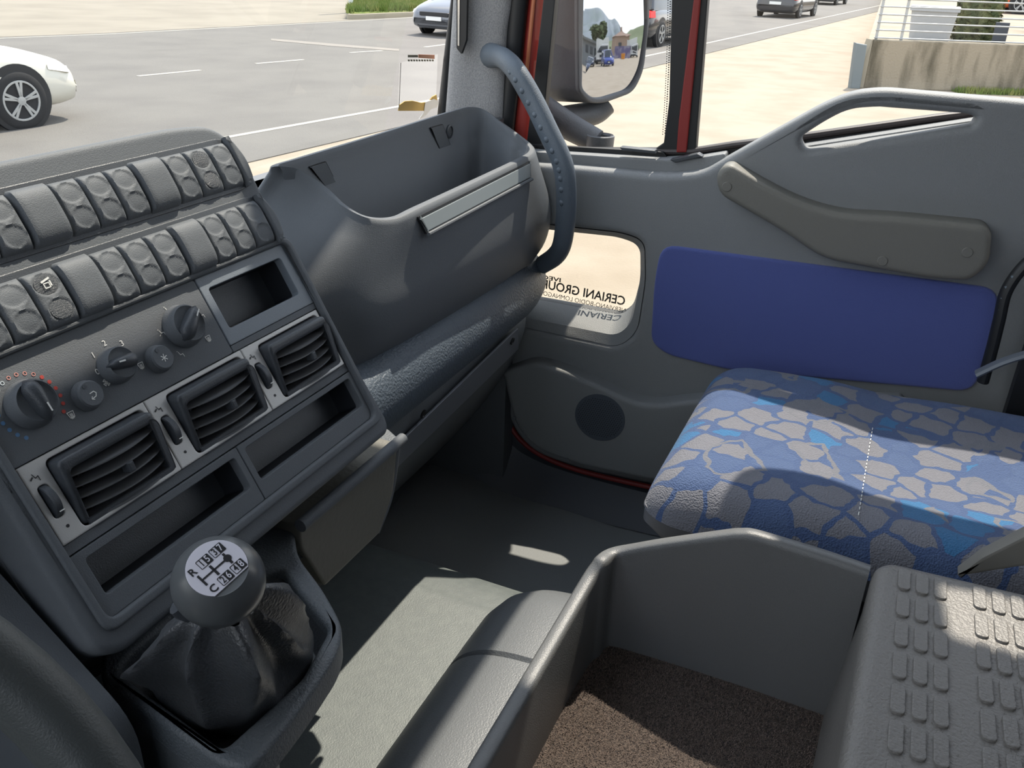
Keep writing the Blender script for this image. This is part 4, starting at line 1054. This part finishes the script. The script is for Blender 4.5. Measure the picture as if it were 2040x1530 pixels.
# ------------------------------------------------------------------ outside: ground, road
ZGd = -1.0
CONC = mat('pale_concrete', (148, 137, 121), .9, var=(1.3, (137, 125, 108), .42, .7), bump=(40, .3, 6, .02))
b = MB(CONC).box((-400, -2400, ZGd - .05), (900, 600, ZGd)); tag(b.build('ground', smooth=0), kind='structure')
ASP = mat('asphalt', (106, 103, 98), .9, var=(.8, (97, 94, 90), .4, .7), bump=(60, .5, 6, .02))
def gpt(px, py): q = P(px, py, 'z', ZGd); return (q.x, q.y)
FGd = Fr((0, 0, ZGd), (1, 0, 0), (0, 1, 0))
near_e = [(-30, 10.5), (0, 7.2), (7.4, 6.28), (14, 5.75), (23.1, 5.10), (54, 3.0), (120, -2), (300, -16)]
far_e = [(300, 0), (120, 9), (60, 13.3), (25.3, 17.1), (16.8, 18.5), (14.6, 19.2), (0, 21.5), (-30, 26)]
b = MB(ASP).plate([near_e + far_e], FGd, .01, .012, 0); tag(b.build('road', smooth=0), kind='structure')
GRV = mat('worn_asphalt', (134, 127, 114), .95, var=(.5, (122, 115, 103), .4, .7))
b = MB(GRV).plate([[(-30, 26.1), (0, 21.6), (14.6, 19.3), (16.8, 18.6), (25.3, 17.2), (60, 13.4), (120, 9.1), (200, 60), (-30, 120)]], FGd, .006, .008, 0); tag(b.build('forecourt', smooth=0), kind='structure')
LINE = mat('road_paint', (162, 158, 148), .8)
def lane(a, c_, wd, lab, nm='lane_dash', grp=None, ct='road marking'):
    a = V(a); c_ = V(c_); d = (c_ - a).normalized(); nn = V((-d.y, d.x)) * wd / 2
    o = MB(LINE).plate([[tuple(a - nn), tuple(c_ - nn), tuple(c_ + nn), tuple(a + nn)]], FGd, .014, .003, 0).build(nm, smooth=0); tag(o, lab, ct, grp)
dl = [((275, 153), (400, 141), 'long white dash of the centre line, nearest the white car'), ((510, 128), (605, 120), 'white centre line dash, second from the white car'), ((697, 106), (762, 102), 'white centre line dash, third from the white car'), ((846, 95), (892, 89), 'white centre line dash beside the windscreen pillar')]
for a, c_, lb in dl: lane(gpt(*a), gpt(*c_), .11, lb, grp='centre line dashes')
b = MB(LINE)
e_pts = [(-20, 11.0), (2, 8.1), (8.3, 7.35), (11.7, 6.88), (18, 6.35), (26.8, 5.75), (66, 3.3), (140, -2)]
lo = [(p[0], p[1] + .05) for p in e_pts] + [(p[0], p[1] - .05) for p in e_pts[::-1]]
tag(b.plate([lo], FGd, .014, .003, 0).build('edge_line', smooth=0), 'long solid white line along the near edge of the road', 'road marking')
e_pts = [(-20, 24), (14.6, 18.9), (16.8, 18.25), (25.3, 16.9), (60, 13.1), (120, 8.8)]
lo = [(p[0], p[1] + .05) for p in e_pts] + [(p[0], p[1] - .05) for p in e_pts[::-1]]
tag(MB(LINE).plate([lo], FGd, .014, .003, 0).build('edge_line', smooth=0), 'faint white line along the far edge of the road', 'road marking')
sq = [gpt(*q) for q in ((540, 78), (660, 88), (795, 99), (795, 103), (660, 93), (540, 82))]
tag(MB(mat('joint_strip', (124, 118, 110), .8)).plate([sq], FGd, .016, .004, 0).build('road_joint', smooth=0), 'pale raised joint strip crossing the far lane', 'road joint')

# grass island with kerb
kb_ = [gpt(690, 40), gpt(835, 33), gpt(860, 18), gpt(700, 14)]
isl = thing('grass_island', 'low kerbed island with patchy green grass beyond the road', 'kerb', (31, 19, ZGd))
MB(mat('kerb_stone', (150, 142, 124), .9)).plate([rpoly(kb_, .5)], FGd, .16, .17, .02).build('kerb', isl)
MB(mat('grass', (120, 136, 70), 1.0, var=(3, (150, 156, 90), .4, .6))).plate([rpoly([tuple(V(p) + (V((31, 18.9)) - V(p)) * .06) for p in kb_], .5)], FGd, .2, .05, .02).build('turf', isl)
vs = []; fs = []
for k in range(9000):
    s, t = random.random(), random.random(); A_ = V(kb_[0]).lerp(V(kb_[1]), s); B_ = V(kb_[3]).lerp(V(kb_[2]), s); p = A_.lerp(B_, .04 + .9 * t)
    if abs(p.x) > 90: continue
    h_ = random.uniform(.08, .28); a = random.uniform(0, pi); i0 = len(vs); w1 = V((cos(a), sin(a), 0)) * .03
    q = V((p.x, p.y, ZGd + .18)); vs += [q - w1, q + w1, q + V((random.uniform(-.08, .08), random.uniform(-.08, .08), h_))]; fs.append([i0, i0 + 1, i0 + 2])
GRS = mat('grass_blades', (100, 120, 50), .9, var=(2, (132, 134, 74), .45, .6))
o = MB(GRS).add(vs, fs).build('grass_blades', isl, smooth=0, origin=(31, 19, ZGd)); o['kind'] = 'stuff'
q = gpt(700, 26); MB(mat('pole_paint', (210, 212, 210), .5)).tube([(q[0], q[1], ZGd + .20), (q[0], q[1], ZGd + 3)], .09, 10).build('sign_pole')
tag(bpy.data.objects['sign_pole'], 'thin white post standing in the grass island', 'post')

# ------------------------------------------------------------------ cars
CG = mat('car_glass', (38, 44, 50), .08, coat=.3); TYR = mat('tyre', (34, 34, 35), .8); ALU = mat('alloy_wheel', (170, 172, 172), .35, .5); HL = mat('headlight', (225, 225, 220), .15, coat=.8); TL = mat('tail_light', (200, 24, 24), .25, emit=.25); TRIM = mat('black_trim', (26, 27, 30), .5)
def car(name, label, loc, head, paint, L=4.3, Wd=1.8, H=1.48, van=False, spokes=5, cat_='car', emb=None, plate=True):
    """head: heading angle of the nose; local x forward, y left"""
    ch, shh = cos(head), sin(head); loc = V(loc)
    def T(x, y, z): return V((loc.x + x * ch - y * shh, loc.y + x * shh + y * ch, loc.z + z))
    t = thing(name, label, cat_, loc)
    hw = Wd / 2
    # lower body
    xs = [-L / 2, -L / 2 + .05, -L / 2 + .25, -L * .33, -L * .1, L * .12, L * .25, L * .36, L / 2 - .22, L / 2 - .06, L / 2]
    tops = [.62, .80, .92, .95, .94, .93, .92, .84, .72, .60, .48] if not van else [.7, .95, 1.0, 1.0, 1.0, 1.0, .98, .92, .84, .72, .5]
    wd = [.82, .90, .97, 1, 1, 1, 1, .99, .93, .84, .74]; bot = [.34, .26, .2, .18, .18, .18, .18, .18, .19, .22, .28]
    loops = []
    for x, tp_, ww, bt in zip(xs, tops, wd, bot):
        W_ = hw * ww; l = [(0, bt), (.7, bt), (.93, bt + .06), (.99, bt + .18), (1.0, (bt + tp_) / 2), (.975, tp_ - .16), (.93, tp_ - .05), (.80, tp_), (.4, tp_ + .03), (0, tp_ + .035)]
        full = [(a * W_, z) for a, z in l] + [(-a * W_, z) for a, z in l[-2:0:-1]]
        loops.append([T(x, a, z) for a, z in full])
    rl = [cat([l[i] for l in loops], 3) for i in range(len(loops[0]))]
    loops = [[r[k] for r in rl] for k in range(len(rl[0]))]
    b = MB(paint).loft(loops, cap0=True, cap1=True); b.build('body', t, smooth=50)
    # greenhouse
    rf = H; gx = [(-L * .45, .93, .86, .10), (-L * .36, rf - .10, .74, .75), (-L * .24, rf - .01, .70, 1), (-L * .02, rf, .70, 1), (L * .08, rf - .06, .70, .9), (L * .25, .95, .84, .1)]
    if van: gx[0] = (-L * .5 + .06, 1.0, .9, .1); gx[1] = (-L * .47, rf - .05, .84, .9)
    loops = []
    for x, zt, wt, k in gx:
        zb = .90; l = [(.93, zb), (wt + (.93 - wt) * .15, zb + (zt - zb) * .85), (wt * .9, zt), (0, zt + .02 * k)]
        full = [(a * hw, z) for a, z in l] + [(-a * hw, z) for a, z in l[-2::-1]]; loops.append([T(x, a, z) for a, z in full])
    b = MB(CG).loft(loops, closed=False, cap0=False); b.build('windows', t, smooth=40)
    loops = []
    for x, zt, wt, k in gx[1:5]:
        l = [(wt + .035, zt - .06), (wt * .93, zt + .012), (0, zt + .035)]; full = [(a * hw, z) for a, z in l] + [(-a * hw, z) for a, z in l[-2::-1]]; loops.append([T(x, a, z) for a, z in full])
    MB(paint).loft(loops, closed=False).build('roof', t, smooth=50)
    b = MB(paint)
    for s in (-1, 1):
        for (xa, za, xb, zb) in ((L * .25, .93, L * .08, rf - .05), (-L * .05, .93, -L * .06, rf - .02), (-L * .44, .93, -L * .36, rf - .10)):
            b.tube([T(xa, s * hw * .90, za), T(xb, s * hw * .72, zb)], .035, 6)
    b.build('window_pillars', t)
    rw = .325
    for sx_ in (-1, 1):
        for s in (-1, 1):
            xw = sx_ * L * .30 if sx_ > 0 else -L * .30
            yy = s * (hw - .02); fw = Fr(T(xw, yy, rw), T(1, 0, 0) - T(0, 0, 0), (0, 0, 1))
            if fw.E3.dot(T(0, s, 0) - T(0, 0, 0)) < 0: fw = Fr(T(xw, yy, rw), T(-1, 0, 0) - T(0, 0, 0), (0, 0, 1))
            b = MB(TRIM).lathe(fw, [(rw + .065, -.06), (rw + .065, .012), (rw + .04, .014), (0, .014)], 0, .02, 36); b.build('wheel_arch', t)
            b = MB(TYR).lathe(fw, [(rw, -.12), (rw, .015), (rw - .03, .035), (rw - .09, .035), (rw - .10, .02), (0, .02)], 0, 0, 36)
            wo = b.build('wheel', t)
            b = MB(ALU).plate([circ(0, 0, rw - .095, 36), circ(0, 0, rw - .12, 36)], fw, .036, .02, .004)
            for k in range(spokes):
                for dq in (-.13, .13):
                    a = 2 * pi * k / spokes + dq + .3; a2 = 2 * pi * k / spokes + .3
                    p0 = V((cos(a2), sin(a2))) * .03; p1 = V((cos(a), sin(a))) * (rw - .105); nn = V((-p1.y, p1.x)).normalized() * .016
                    b.plate([[tuple(p0 - nn), tuple(p1 - nn), tuple(p1 + nn), tuple(p0 + nn)]], fw, .038, .012, .003)
            b.lathe(fw, [(.05, .02), (.05, .038), (0, .042)], 0, 0, 16)
            b.build('alloy_rim', wo)
    for s in (-1, 1):
        b = MB(HL).loft([[T(L / 2 - .46, s * hw * .965, .64), T(L / 2 - .46, s * hw * .95, .70), T(L / 2 - .34, s * hw * .80, .735), T(L / 2 - .34, s * hw * .80, .62)], [T(L / 2 - .17, s * hw * .925, .58), T(L / 2 - .17, s * hw * .88, .655), T(L / 2 - .06, s * hw * .62, .61), T(L / 2 - .03, s * hw * .62, .53)]], cap0=True, cap1=True)
        b.build('headlight', t)
        b = MB(TL).loft([[T(-L / 2 + .30, s * hw * 1.0, .74), T(-L / 2 + .30, s * hw * .97, .90), T(-L / 2 + .16, s * hw * .70, .92), T(-L / 2 + .12, s * hw * .70, .76)], [T(-L / 2 + .08, s * hw * .94, .74), T(-L / 2 + .10, s * hw * .92, .88), T(-L / 2 - .01, s * hw * .56, .88), T(-L / 2 - .02, s * hw * .56, .76)]], cap0=True, cap1=True)
        b.build('tail_light', t)
        MB(paint).lathe(Fr(T(L * .2, s * (hw + .08), .98), T(1, 0, 0) - T(0, 0, 0), (0, 0, 1)), [(.02, -.09), (.085, -.06), (.085, .05), (.03, .08)], 0, 0, 12).build('wing_mirror', t)
    fn = Fr(T(L / 2 + .005, 0, .5), T(0, 1, 0) - T(0, 0, 0), (0, 0, 1))
    b = MB(TRIM).plate([rrect(-hw * .52, .02, hw * .52, .12, .03)], fn, .012, .2, .01); b.plate([rrect(-hw * .62, -.24, hw * .62, -.12, .04)], fn, -.01, .2, .01)
    b.build('front_grille', t)
    if plate:
        MB(WHT).plate([rrect(-.25, -.09, .25, .01, .01)], fn, .022, .02, .002).build('license_plate', t)
        fr2 = Fr(T(-L / 2 - .01, 0, .6), T(0, -1, 0) - T(0, 0, 0), (0, 0, 1)); MB(WHT).plate([rrect(-.25, -.06, .25, .05, .01)], fr2, .02, .04, .002).build('license_plate', t)
    return t
GREYC = mat('grey_car_paint', (100, 103, 108), .3, .2, coat=.6); BLKC = mat('black_car_paint', (34, 38, 44), .22, coat=.8); REDC = mat('orange_car_paint', (196, 92, 48), .3, coat=.6); BLUC = mat('blue_car_paint', (40, 58, 130), .3, coat=.6)
# white car: front right wheel seen at the left edge
hd = radians(-7)
wp = V(gpt(52, 257)); Lc = 4.45
cx = V((wp.x - cos(hd) * Lc * .30 - sin(hd) * .9 * -1 * -1 * 0, wp.y - sin(hd) * Lc * .30)); cx = cx + V((-sin(hd), cos(hd))) * .88
car('white_car', 'white car driving past in the near lane, only its nose and front wheel in view', (cx.x, cx.y, ZGd), hd, BODYW, L=Lc, Wd=1.80, H=1.5, spokes=5)
g = V(gpt(872, 74)); car('grey_car', 'grey hatchback coming towards the truck in the far lane beside the pillar', (g.x + 2.1, g.y - .2, ZGd), radians(173), GREYC, L=4.4)
g = V(gpt(1318, 92)); car('black_car', 'black car driving away, seen just right of the exterior mirror', (g.x + 1.0, g.y + .75, ZGd), radians(-4), BLKC, L=4.3, H=1.65)
g = V(gpt(1553, 36)); car('black_car', 'black saloon driving away up the road, seen right of the division bar', (g.x + 2.0, g.y, ZGd), radians(-6), BLKC, L=4.5)
g = V(gpt(1638, 10)); car('black_car', 'farthest dark car ahead of the black saloon on the road', (g.x + 2, g.y, ZGd), radians(-6), GREYC, L=4.4)

# ------------------------------------------------------------------ concrete wall, railing and things behind it
WX = 18.8
CW = mat('stained_concrete', (150, 140, 122), .95, var=(2.2, (88, 82, 68), .50, .66), bump=(30, .6, 8, .02), streak=(1, 1, .22))
w1 = V(gpt(1694, 174)); w2 = V(gpt(1885, 181)); wdir = (w2 - w1).normalized(); wn_ = V((-wdir.y, wdir.x))
FWl = Fr((w1.x, w1.y, ZGd), (wdir.x, wdir.y, 0), (0, 0, 1))
wh = FWl.uv(1735, 79)[1]; wu0 = FWl.uv(1725, 150)[0]
th_ = V((FWl.E3.x, FWl.E3.y, 0))
wl_ = thing('concrete_wall', 'stained concrete retaining wall beyond the yard on the right', 'wall', (w1.x, w1.y - 2, ZGd))
MB(CW).plate([[(wu0, 0), (9, 0), (9, wh), (wu0, wh)]], FWl, 0, .25, .02).build('wall_panel', wl_)
MB(mat('render_edge', (150, 142, 125), .9)).plate([[(wu0 - .18, 0), (wu0, 0), (wu0, wh), (wu0 - .02, wh)]], FWl, .01, .3, .01).build('wall_end', wl_)
b = MB(mat('utility_box', (110, 118, 120), .6)).plate([FWl.L([(1688, 175), (1708, 175), (1722, 88), (1700, 84)])], FWl, .16, .14, .02)
tag(b.build('utility_cabinet'), 'narrow grey cabinet standing at the left end of the concrete wall', 'cabinet')
# terrace behind the wall
q1 = FWl.p(wu0, wh - .08, -.25); q2 = FWl.p(9, wh - .08, -.25)
b = MB(CONC).add([q1, q2, q2 + V((60, -8, 0)), q1 + V((60, 3, 0))], [[0, 1, 2, 3]]); b.add([q1 + V((0, 0, -1)), q1, q1 + V((60, 3, 0)), q1 + V((60, 3, -1))], [[0, 1, 2, 3]]); tag(b.build('terrace', smooth=0), kind='structure')
RL = mat('galvanised_rail', (165, 167, 166), .45, .3)
rl_ = thing('steel_railing', 'galvanised steel railing with horizontal bars on top of the concrete wall', 'railing', (w1.x, w1.y - 2, ZGd + wh))
pa = FWl.uv(1742, 78, -.1)[0]
for k in range(8):
    z = wh + .03 + k * .135
    MB(RL).tube([FWl.p(pa + .1 * k * .0, z, -.12), FWl.p(8.9, z, -.12)], .013, 8).build('rail_bar', rl_)
for px in (1745, 1795, 2060):
    a = FWl.uv(px, 78, -.12)[0]; MB(RL).box(tuple(FWl.p(a - .02, wh, -.14)), tuple(FWl.p(a + .02, wh + 1.05, -.10) + V((.03, 0.0, 0)))).build('rail_post', rl_)
tz = wh - .08
def beh(px, dep): a = FWl.uv(px, 78, -dep)[0]; return FWl.p(a, tz, -dep)
# white bin
p = beh(1850, 1.2); hb = .60
def tap(cx, cy, z0, z1, r0, r1, n=4, rd=.12):
    l = []
    for r in (r0, r1): l.append(rrect(-r, -r, r, r, rd, 5))
    return [[V((cx + q[0], cy + q[1], z0)) for q in l[0]], [V((cx + q[0], cy + q[1], z1)) for q in l[1]]]
bt = thing('white_bin', 'large white plastic bin with a rim, behind the steel railing', 'bin', (p.x, p.y, p.z))
b = MB(mat('white_bin_plastic', (160, 163, 165), .5)); l = tap(p.x, p.y, p.z, p.z + hb, .36, .42); b.loft(l, cap0=True, cap1=True); b.build('bin_tub', bt)
l = tap(p.x, p.y, p.z + hb - .03, p.z + hb + .05, .45, .45); MB(MATS['white_bin_plastic']).loft(l, cap0=True, cap1=True).build('bin_rim', bt)
p = beh(1938, 2.2)
hb_ = thing('clipped_bush', 'dark green clipped bush behind the railing, right of the white bin', 'bush', (p.x, p.y, p.z))
b = MB(mat('bush_leaf', (70, 80, 50), .9, var=(5, (104, 108, 70), .45, .6), bump=(12, 1, 6, .1)))
vs = []; fs = []
for k in range(2600):
    x_ = random.uniform(-.42, .42); y_r = random.uniform(-.42, .42); z_ = random.uniform(0, 1.6)
    q = V((p.x + x_, p.y + y_r, p.z + z_)); a = V((random.uniform(-1, 1), random.uniform(-1, 1), random.uniform(-1, 1))).normalized() * .07; c_ = a.cross(V((random.random(), random.random(), 1))).normalized() * .04
    i0 = len(vs); vs += [q - a, q + c_, q + a, q - c_]; fs.append([i0, i0 + 1, i0 + 2, i0 + 3])
b.add(vs, fs); l = tap(p.x, p.y, p.z, p.z + 1.6, .38, .40); b.loft(l, cap0=True, cap1=True); b.build('foliage', hb_, smooth=0)
p = beh(1990, .8)
tag(MB(mat('dark_post', (60, 66, 74), .5)).box((p.x - .08, p.y - .12, p.z), (p.x + .08, p.y + .12, p.z + .42)).build('short_bollard'), 'short dark bollard behind the railing, right of the bush', 'bollard')
def ontz(px, py): q = P(px, py, 'z', ZGd + tz); return q
q = ontz(2065, 30); car('orange_car', 'orange car parked on the terrace behind the railing', (q.x + .8, q.y - .6, q.z), radians(95), REDC, L=4.2)
q = ontz(2160, 74); car('dark_parked_car', 'dark car parked behind the railing at the right edge', (q.x + .6, q.y - 1.0, q.z), radians(95), BLKC, L=4.3)
vs = []; fs = []
for k in range(2500):
    u_ = random.uniform(FWl.uv(1895, 180)[0], FWl.uv(2200, 185)[0]); d_ = random.uniform(.0, .35) ; h_ = random.uniform(.03, .14)
    q = FWl.p(u_, 0.0, d_); i0 = len(vs); a = random.uniform(0, pi); w_1 = V((cos(a), sin(a), 0)) * .012; vs += [q - w_1, q + w_1, q + V((random.uniform(-.04, .04), random.uniform(-.04, .04), h_))]; fs.append([i0, i0 + 1, i0 + 2])
o = MB(GRS).add(vs, fs).build('grass_tufts', smooth=0, origin=(FWl.p(2, 0, .1))); tag(o, 'green grass along the foot of the concrete wall', 'grass', kind='stuff')

# ------------------------------------------------------------------ behind the truck (seen in the mirror) -- placed along reflected rays

def at_mirror(px, D):  # x position behind the truck for a direction seen in the mirror
    return 1.85 + D * (.008 + .00184 * (px - 1165))
def truck(name, label, x, y, w_, h_cab, box_h, paint, L=7, box_w=None):
    t = thing(name, label, 'truck', (x, y, ZGd)); hw = w_ / 2; z = ZGd
    FT_ = Fr((x, y, z), (-1, 0, 0), (0, 0, 1))
    MB(paint).plate([rpoly([(-hw, .45), (hw, .45), (hw, h_cab * .62), (hw * .92, h_cab), (-hw * .92, h_cab), (-hw, h_cab * .62)], .08)], FT_, 0, 1.7, .08, 3).build('cab', t)
    MB(CG).plate([rpoly([(-hw * .84, h_cab * .58), (hw * .84, h_cab * .58), (hw * .78, h_cab * .90), (-hw * .78, h_cab * .90)], .06)], FT_, .02, .05, .01).build('windscreen', t)
    MB(TRIM).plate([rrect(-hw * .5, .9, hw * .5, 1.25, .04)], FT_, .02, .05, .01).build('grille', t)
    MB(TRIM).plate([rrect(-hw, .30, hw, .62, .05)], FT_, .08, .4, .03).build('bumper', t)
    for s in (-1, 1):
        MB(HL).plate([rrect(s * hw * .7 - .16, .66, s * hw * .7 + .16, .84, .03)], FT_, .03, .05, .01).build('headlight', t)
        MB(TRIM).plate([rrect(s * (hw + .2) - .1, h_cab * .55, s * (hw + .2) + .1, h_cab * .85, .03)], FT_, .05, .1, .02).build('wing_mirror', t)
        for yy in (-.9, -L + 1.5):
            fw = Fr((x + s * (hw - .05), y + yy, z + .48), (0, 1, 0), (0, 0, 1)); fw = fw if fw.E3.x * s > 0 else Fr(fw.O, (0, -1, 0), (0, 0, 1))
            MB(TYR).lathe(fw, [(.48, -.28), (.48, .0), (.42, .03), (.25, .03), (.22, -.02), (0, -.02)], 0, 0, 24).build('wheel', t)
    MB(TRIM).box((x - hw * .5, y - L, z + .55), (x + hw * .5, y - 1.6, z + .85)).build('chassis', t)
    if box_h:
        bw_ = (box_w or w_) / 2; MB(mat('white_box_body', (190, 190, 184), .5)).plate([rrect(-bw_, .95, bw_, box_h, .05)], Fr((x, y - 1.9, z), (-1, 0, 0), (0, 0, 1)), 0, L - 2.1, .03).build('cargo_box', t)
WP = mat('white_truck_paint', (185, 186, 184), .35)
truck('box_truck', 'white box truck parked behind, seen in the exterior mirror between the two blue vehicles', at_mirror(1201, 50), -50, 2.3, 2.6, 3.45, WP, 8, 2.5)
truck('box_truck', 'smaller distant white truck near the right edge of the mirror reflection', at_mirror(1268, 74), -74, 2.2, 2.6, 3.6, WP, 8, 2.2)
car('blue_van', 'tall blue van parked in front of the white truck in the mirror reflection', (at_mirror(1214, 42), -44, ZGd), radians(85), BLUC, L=4.0, Wd=1.7, H=1.85, van=True)
car('dark_blue_car', 'small dark blue car at the left of the mirror reflection', (at_mirror(1175, 42), -44, ZGd), radians(95), mat('navy_car_paint', (34, 44, 70), .3, coat=.6), L=3.8, Wd=1.65, H=1.45)
sh = thing('grey_shed', 'grey open shed roof at the left of the mirror reflection', 'building', (at_mirror(1176, 62), -64, ZGd))
x0 = at_mirror(1158, 62); x1 = at_mirror(1194, 62)
MB(mat('shed_wall', (120, 124, 126), .8)).box((x0 - 4, -72, ZGd), (x1, -62, ZGd + 3.0)).build('wall', sh, smooth=0)
MB(mat('shed_roof', (104, 106, 104), .8)).box((x0 - 4.3, -72.5, ZGd + 3.0), (x1 + .4, -61.4, ZGd + 3.3)).build('roof', sh, smooth=0)
for k in range(4): MB(CG).box((x0 + .3 + k * 1.1, -62.02, ZGd + 1.6), (x0 + 1.0 + k * 1.1, -61.96, ZGd + 2.5)).build('window', sh, smooth=0)
hs = thing('beige_building', 'beige building with low hipped roof and chimney in the mirror reflection', 'building', (at_mirror(1240, 86), -88, ZGd))
x0 = at_mirror(1227, 86); x1 = at_mirror(1256, 86)
MB(mat('beige_wall', (160, 138, 120), .9)).box((x0, -96, ZGd), (x1, -86, ZGd + 4.6)).build('wall', hs, smooth=0)
MB(mat('roof_tiles', (128, 108, 96), .9)).loft([[V(q) for q in ((x0 - .5, -96.5, ZGd + 4.6), (x1 + .5, -96.5, ZGd + 4.6), (x1 + .5, -85.5, ZGd + 4.6), (x0 - .5, -85.5, ZGd + 4.6))], [V(q) for q in ((x0 + 2, -92, ZGd + 5.8), (x1 - 2, -92, ZGd + 5.8), (x1 - 2, -90, ZGd + 5.8), (x0 + 2, -90, ZGd + 5.8))]], cap1=True).build('roof', hs, smooth=0)
MB(mat('beige_wall', (1, 1, 1))).box(((x0 + x1) / 2 - .3, -90.3, ZGd + 5.6), ((x0 + x1) / 2 + .3, -89.7, ZGd + 6.8)).build('chimney', hs, smooth=0)
MB(CG).box((x0 + .8, -85.98, ZGd + 1.6), (x0 + 1.8, -85.9, ZGd + 3.2)).build('window', hs, smooth=0)
x0 = at_mirror(1226, 72); x1 = at_mirror(1259, 72)
tag(MB(mat('painted_wall', (104, 98, 128), .9, var=(1.2, (140, 136, 150), .45, .6))).box((x0, -73, ZGd), (x1, -72.7, ZGd + 2.3)).build('painted_wall', smooth=0), 'purple grey painted yard wall in the mirror reflection', 'wall')
x0 = at_mirror(1243, 68); tag(MB(mat('orange_bin', (196, 130, 50), .6)).loft(tap(x0, -68, ZGd, ZGd + 1.0, .42, .5), cap0=True, cap1=True).build('orange_bin'), 'small orange container by the purple wall in the mirror reflection', 'bin')
def tree(px, D, h_, r_, lab, tall=1.0):
    x = at_mirror(px, D); t = thing('tree', lab, 'tree', (x, -D, ZGd), 'trees in the mirror reflection')
    MB(mat('bark', (80, 68, 54), .9)).tube([(x, -D, ZGd), (x, -D, ZGd + h_ * .5)], .25, 8).build('trunk', t)
    vs = []; fs = []
    for k in range(1800):
        a = random.uniform(0, 2 * pi); u = random.uniform(-1, 1); rr_ = r_ * random.uniform(.55, 1.0)
        q = V((x + rr_ * cos(a) * sqrt(1 - u * u), -D + rr_ * sin(a) * sqrt(1 - u * u), ZGd + h_ - r_ * tall + rr_ * u * tall))
        a1 = V((random.uniform(-1, 1), random.uniform(-1, 1), random.uniform(-1, 1))).normalized() * .35; c1 = a1.cross(V((random.random(), random.random(), 1))).normalized() * .25
        i0 = len(vs); vs += [q - a1, q + c1, q + a1, q - c1]; fs.append([i0, i0 + 1, i0 + 2, i0 + 3])
    MB(mat('tree_leaf', (74, 88, 56), .9)).add(vs, fs).build('crown', t, smooth=0)
tree(1186, 100, 8.5, 2.6, 'round green tree above the shed in the mirror reflection')
tree(1200, 108, 10.0, 1.5, 'narrow dark tree above the white truck in the mirror reflection', 1.9)
# mountain and hill far behind
MTN = mat('mountain_rock', (118, 126, 134), 1.0, var=(.01, (104, 114, 116), .4, .6))
D = 1600
pr_ = [(900, 30), (1060, 130), (1120, 205), (1165, 190), (1185, 178), (1200, 150), (1215, 120), (1228, 112), (1238, 78), (1250, 40), (1262, 30), (1400, 8)]
top_m = [V((at_mirror(px, D), -D, ZGd + h_)) for px, h_ in pr_]
top_m = cat(top_m, 4); bk = [V((p.x, p.y - 500, ZGd - 5)) for p in top_m]; ft = [V((p.x, p.y + 350, ZGd - 5)) for p in top_m]
md_ = [(top_m[i] + ft[i]) / 2 + V((0, 0, -8 + 12 * sin(i * 1.7))) for i in range(len(top_m))]
tag(MB(MTN).loft([ft, md_, top_m, bk], closed=False).build('mountain', smooth=50), 'hazy grey mountain slope in the mirror reflection', 'mountain')
D = 700
top_h = cat([V((at_mirror(px, D), -D, ZGd + h_)) for px, h_ in ((1150, 12), (1210, 16), (1240, 24), (1285, 40), (1400, 52))], 5)
tag(MB(mat('hill_green', (104, 112, 84), 1.0, var=(.02, (90, 98, 70), .4, .6))).loft([[V((p.x, p.y + 160, ZGd - 2)) for p in top_h], top_h, [V((p.x, p.y - 200, ZGd - 2)) for p in top_h]], closed=False).build('hill', smooth=50), 'low green hill at the right of the mirror reflection', 'hill')
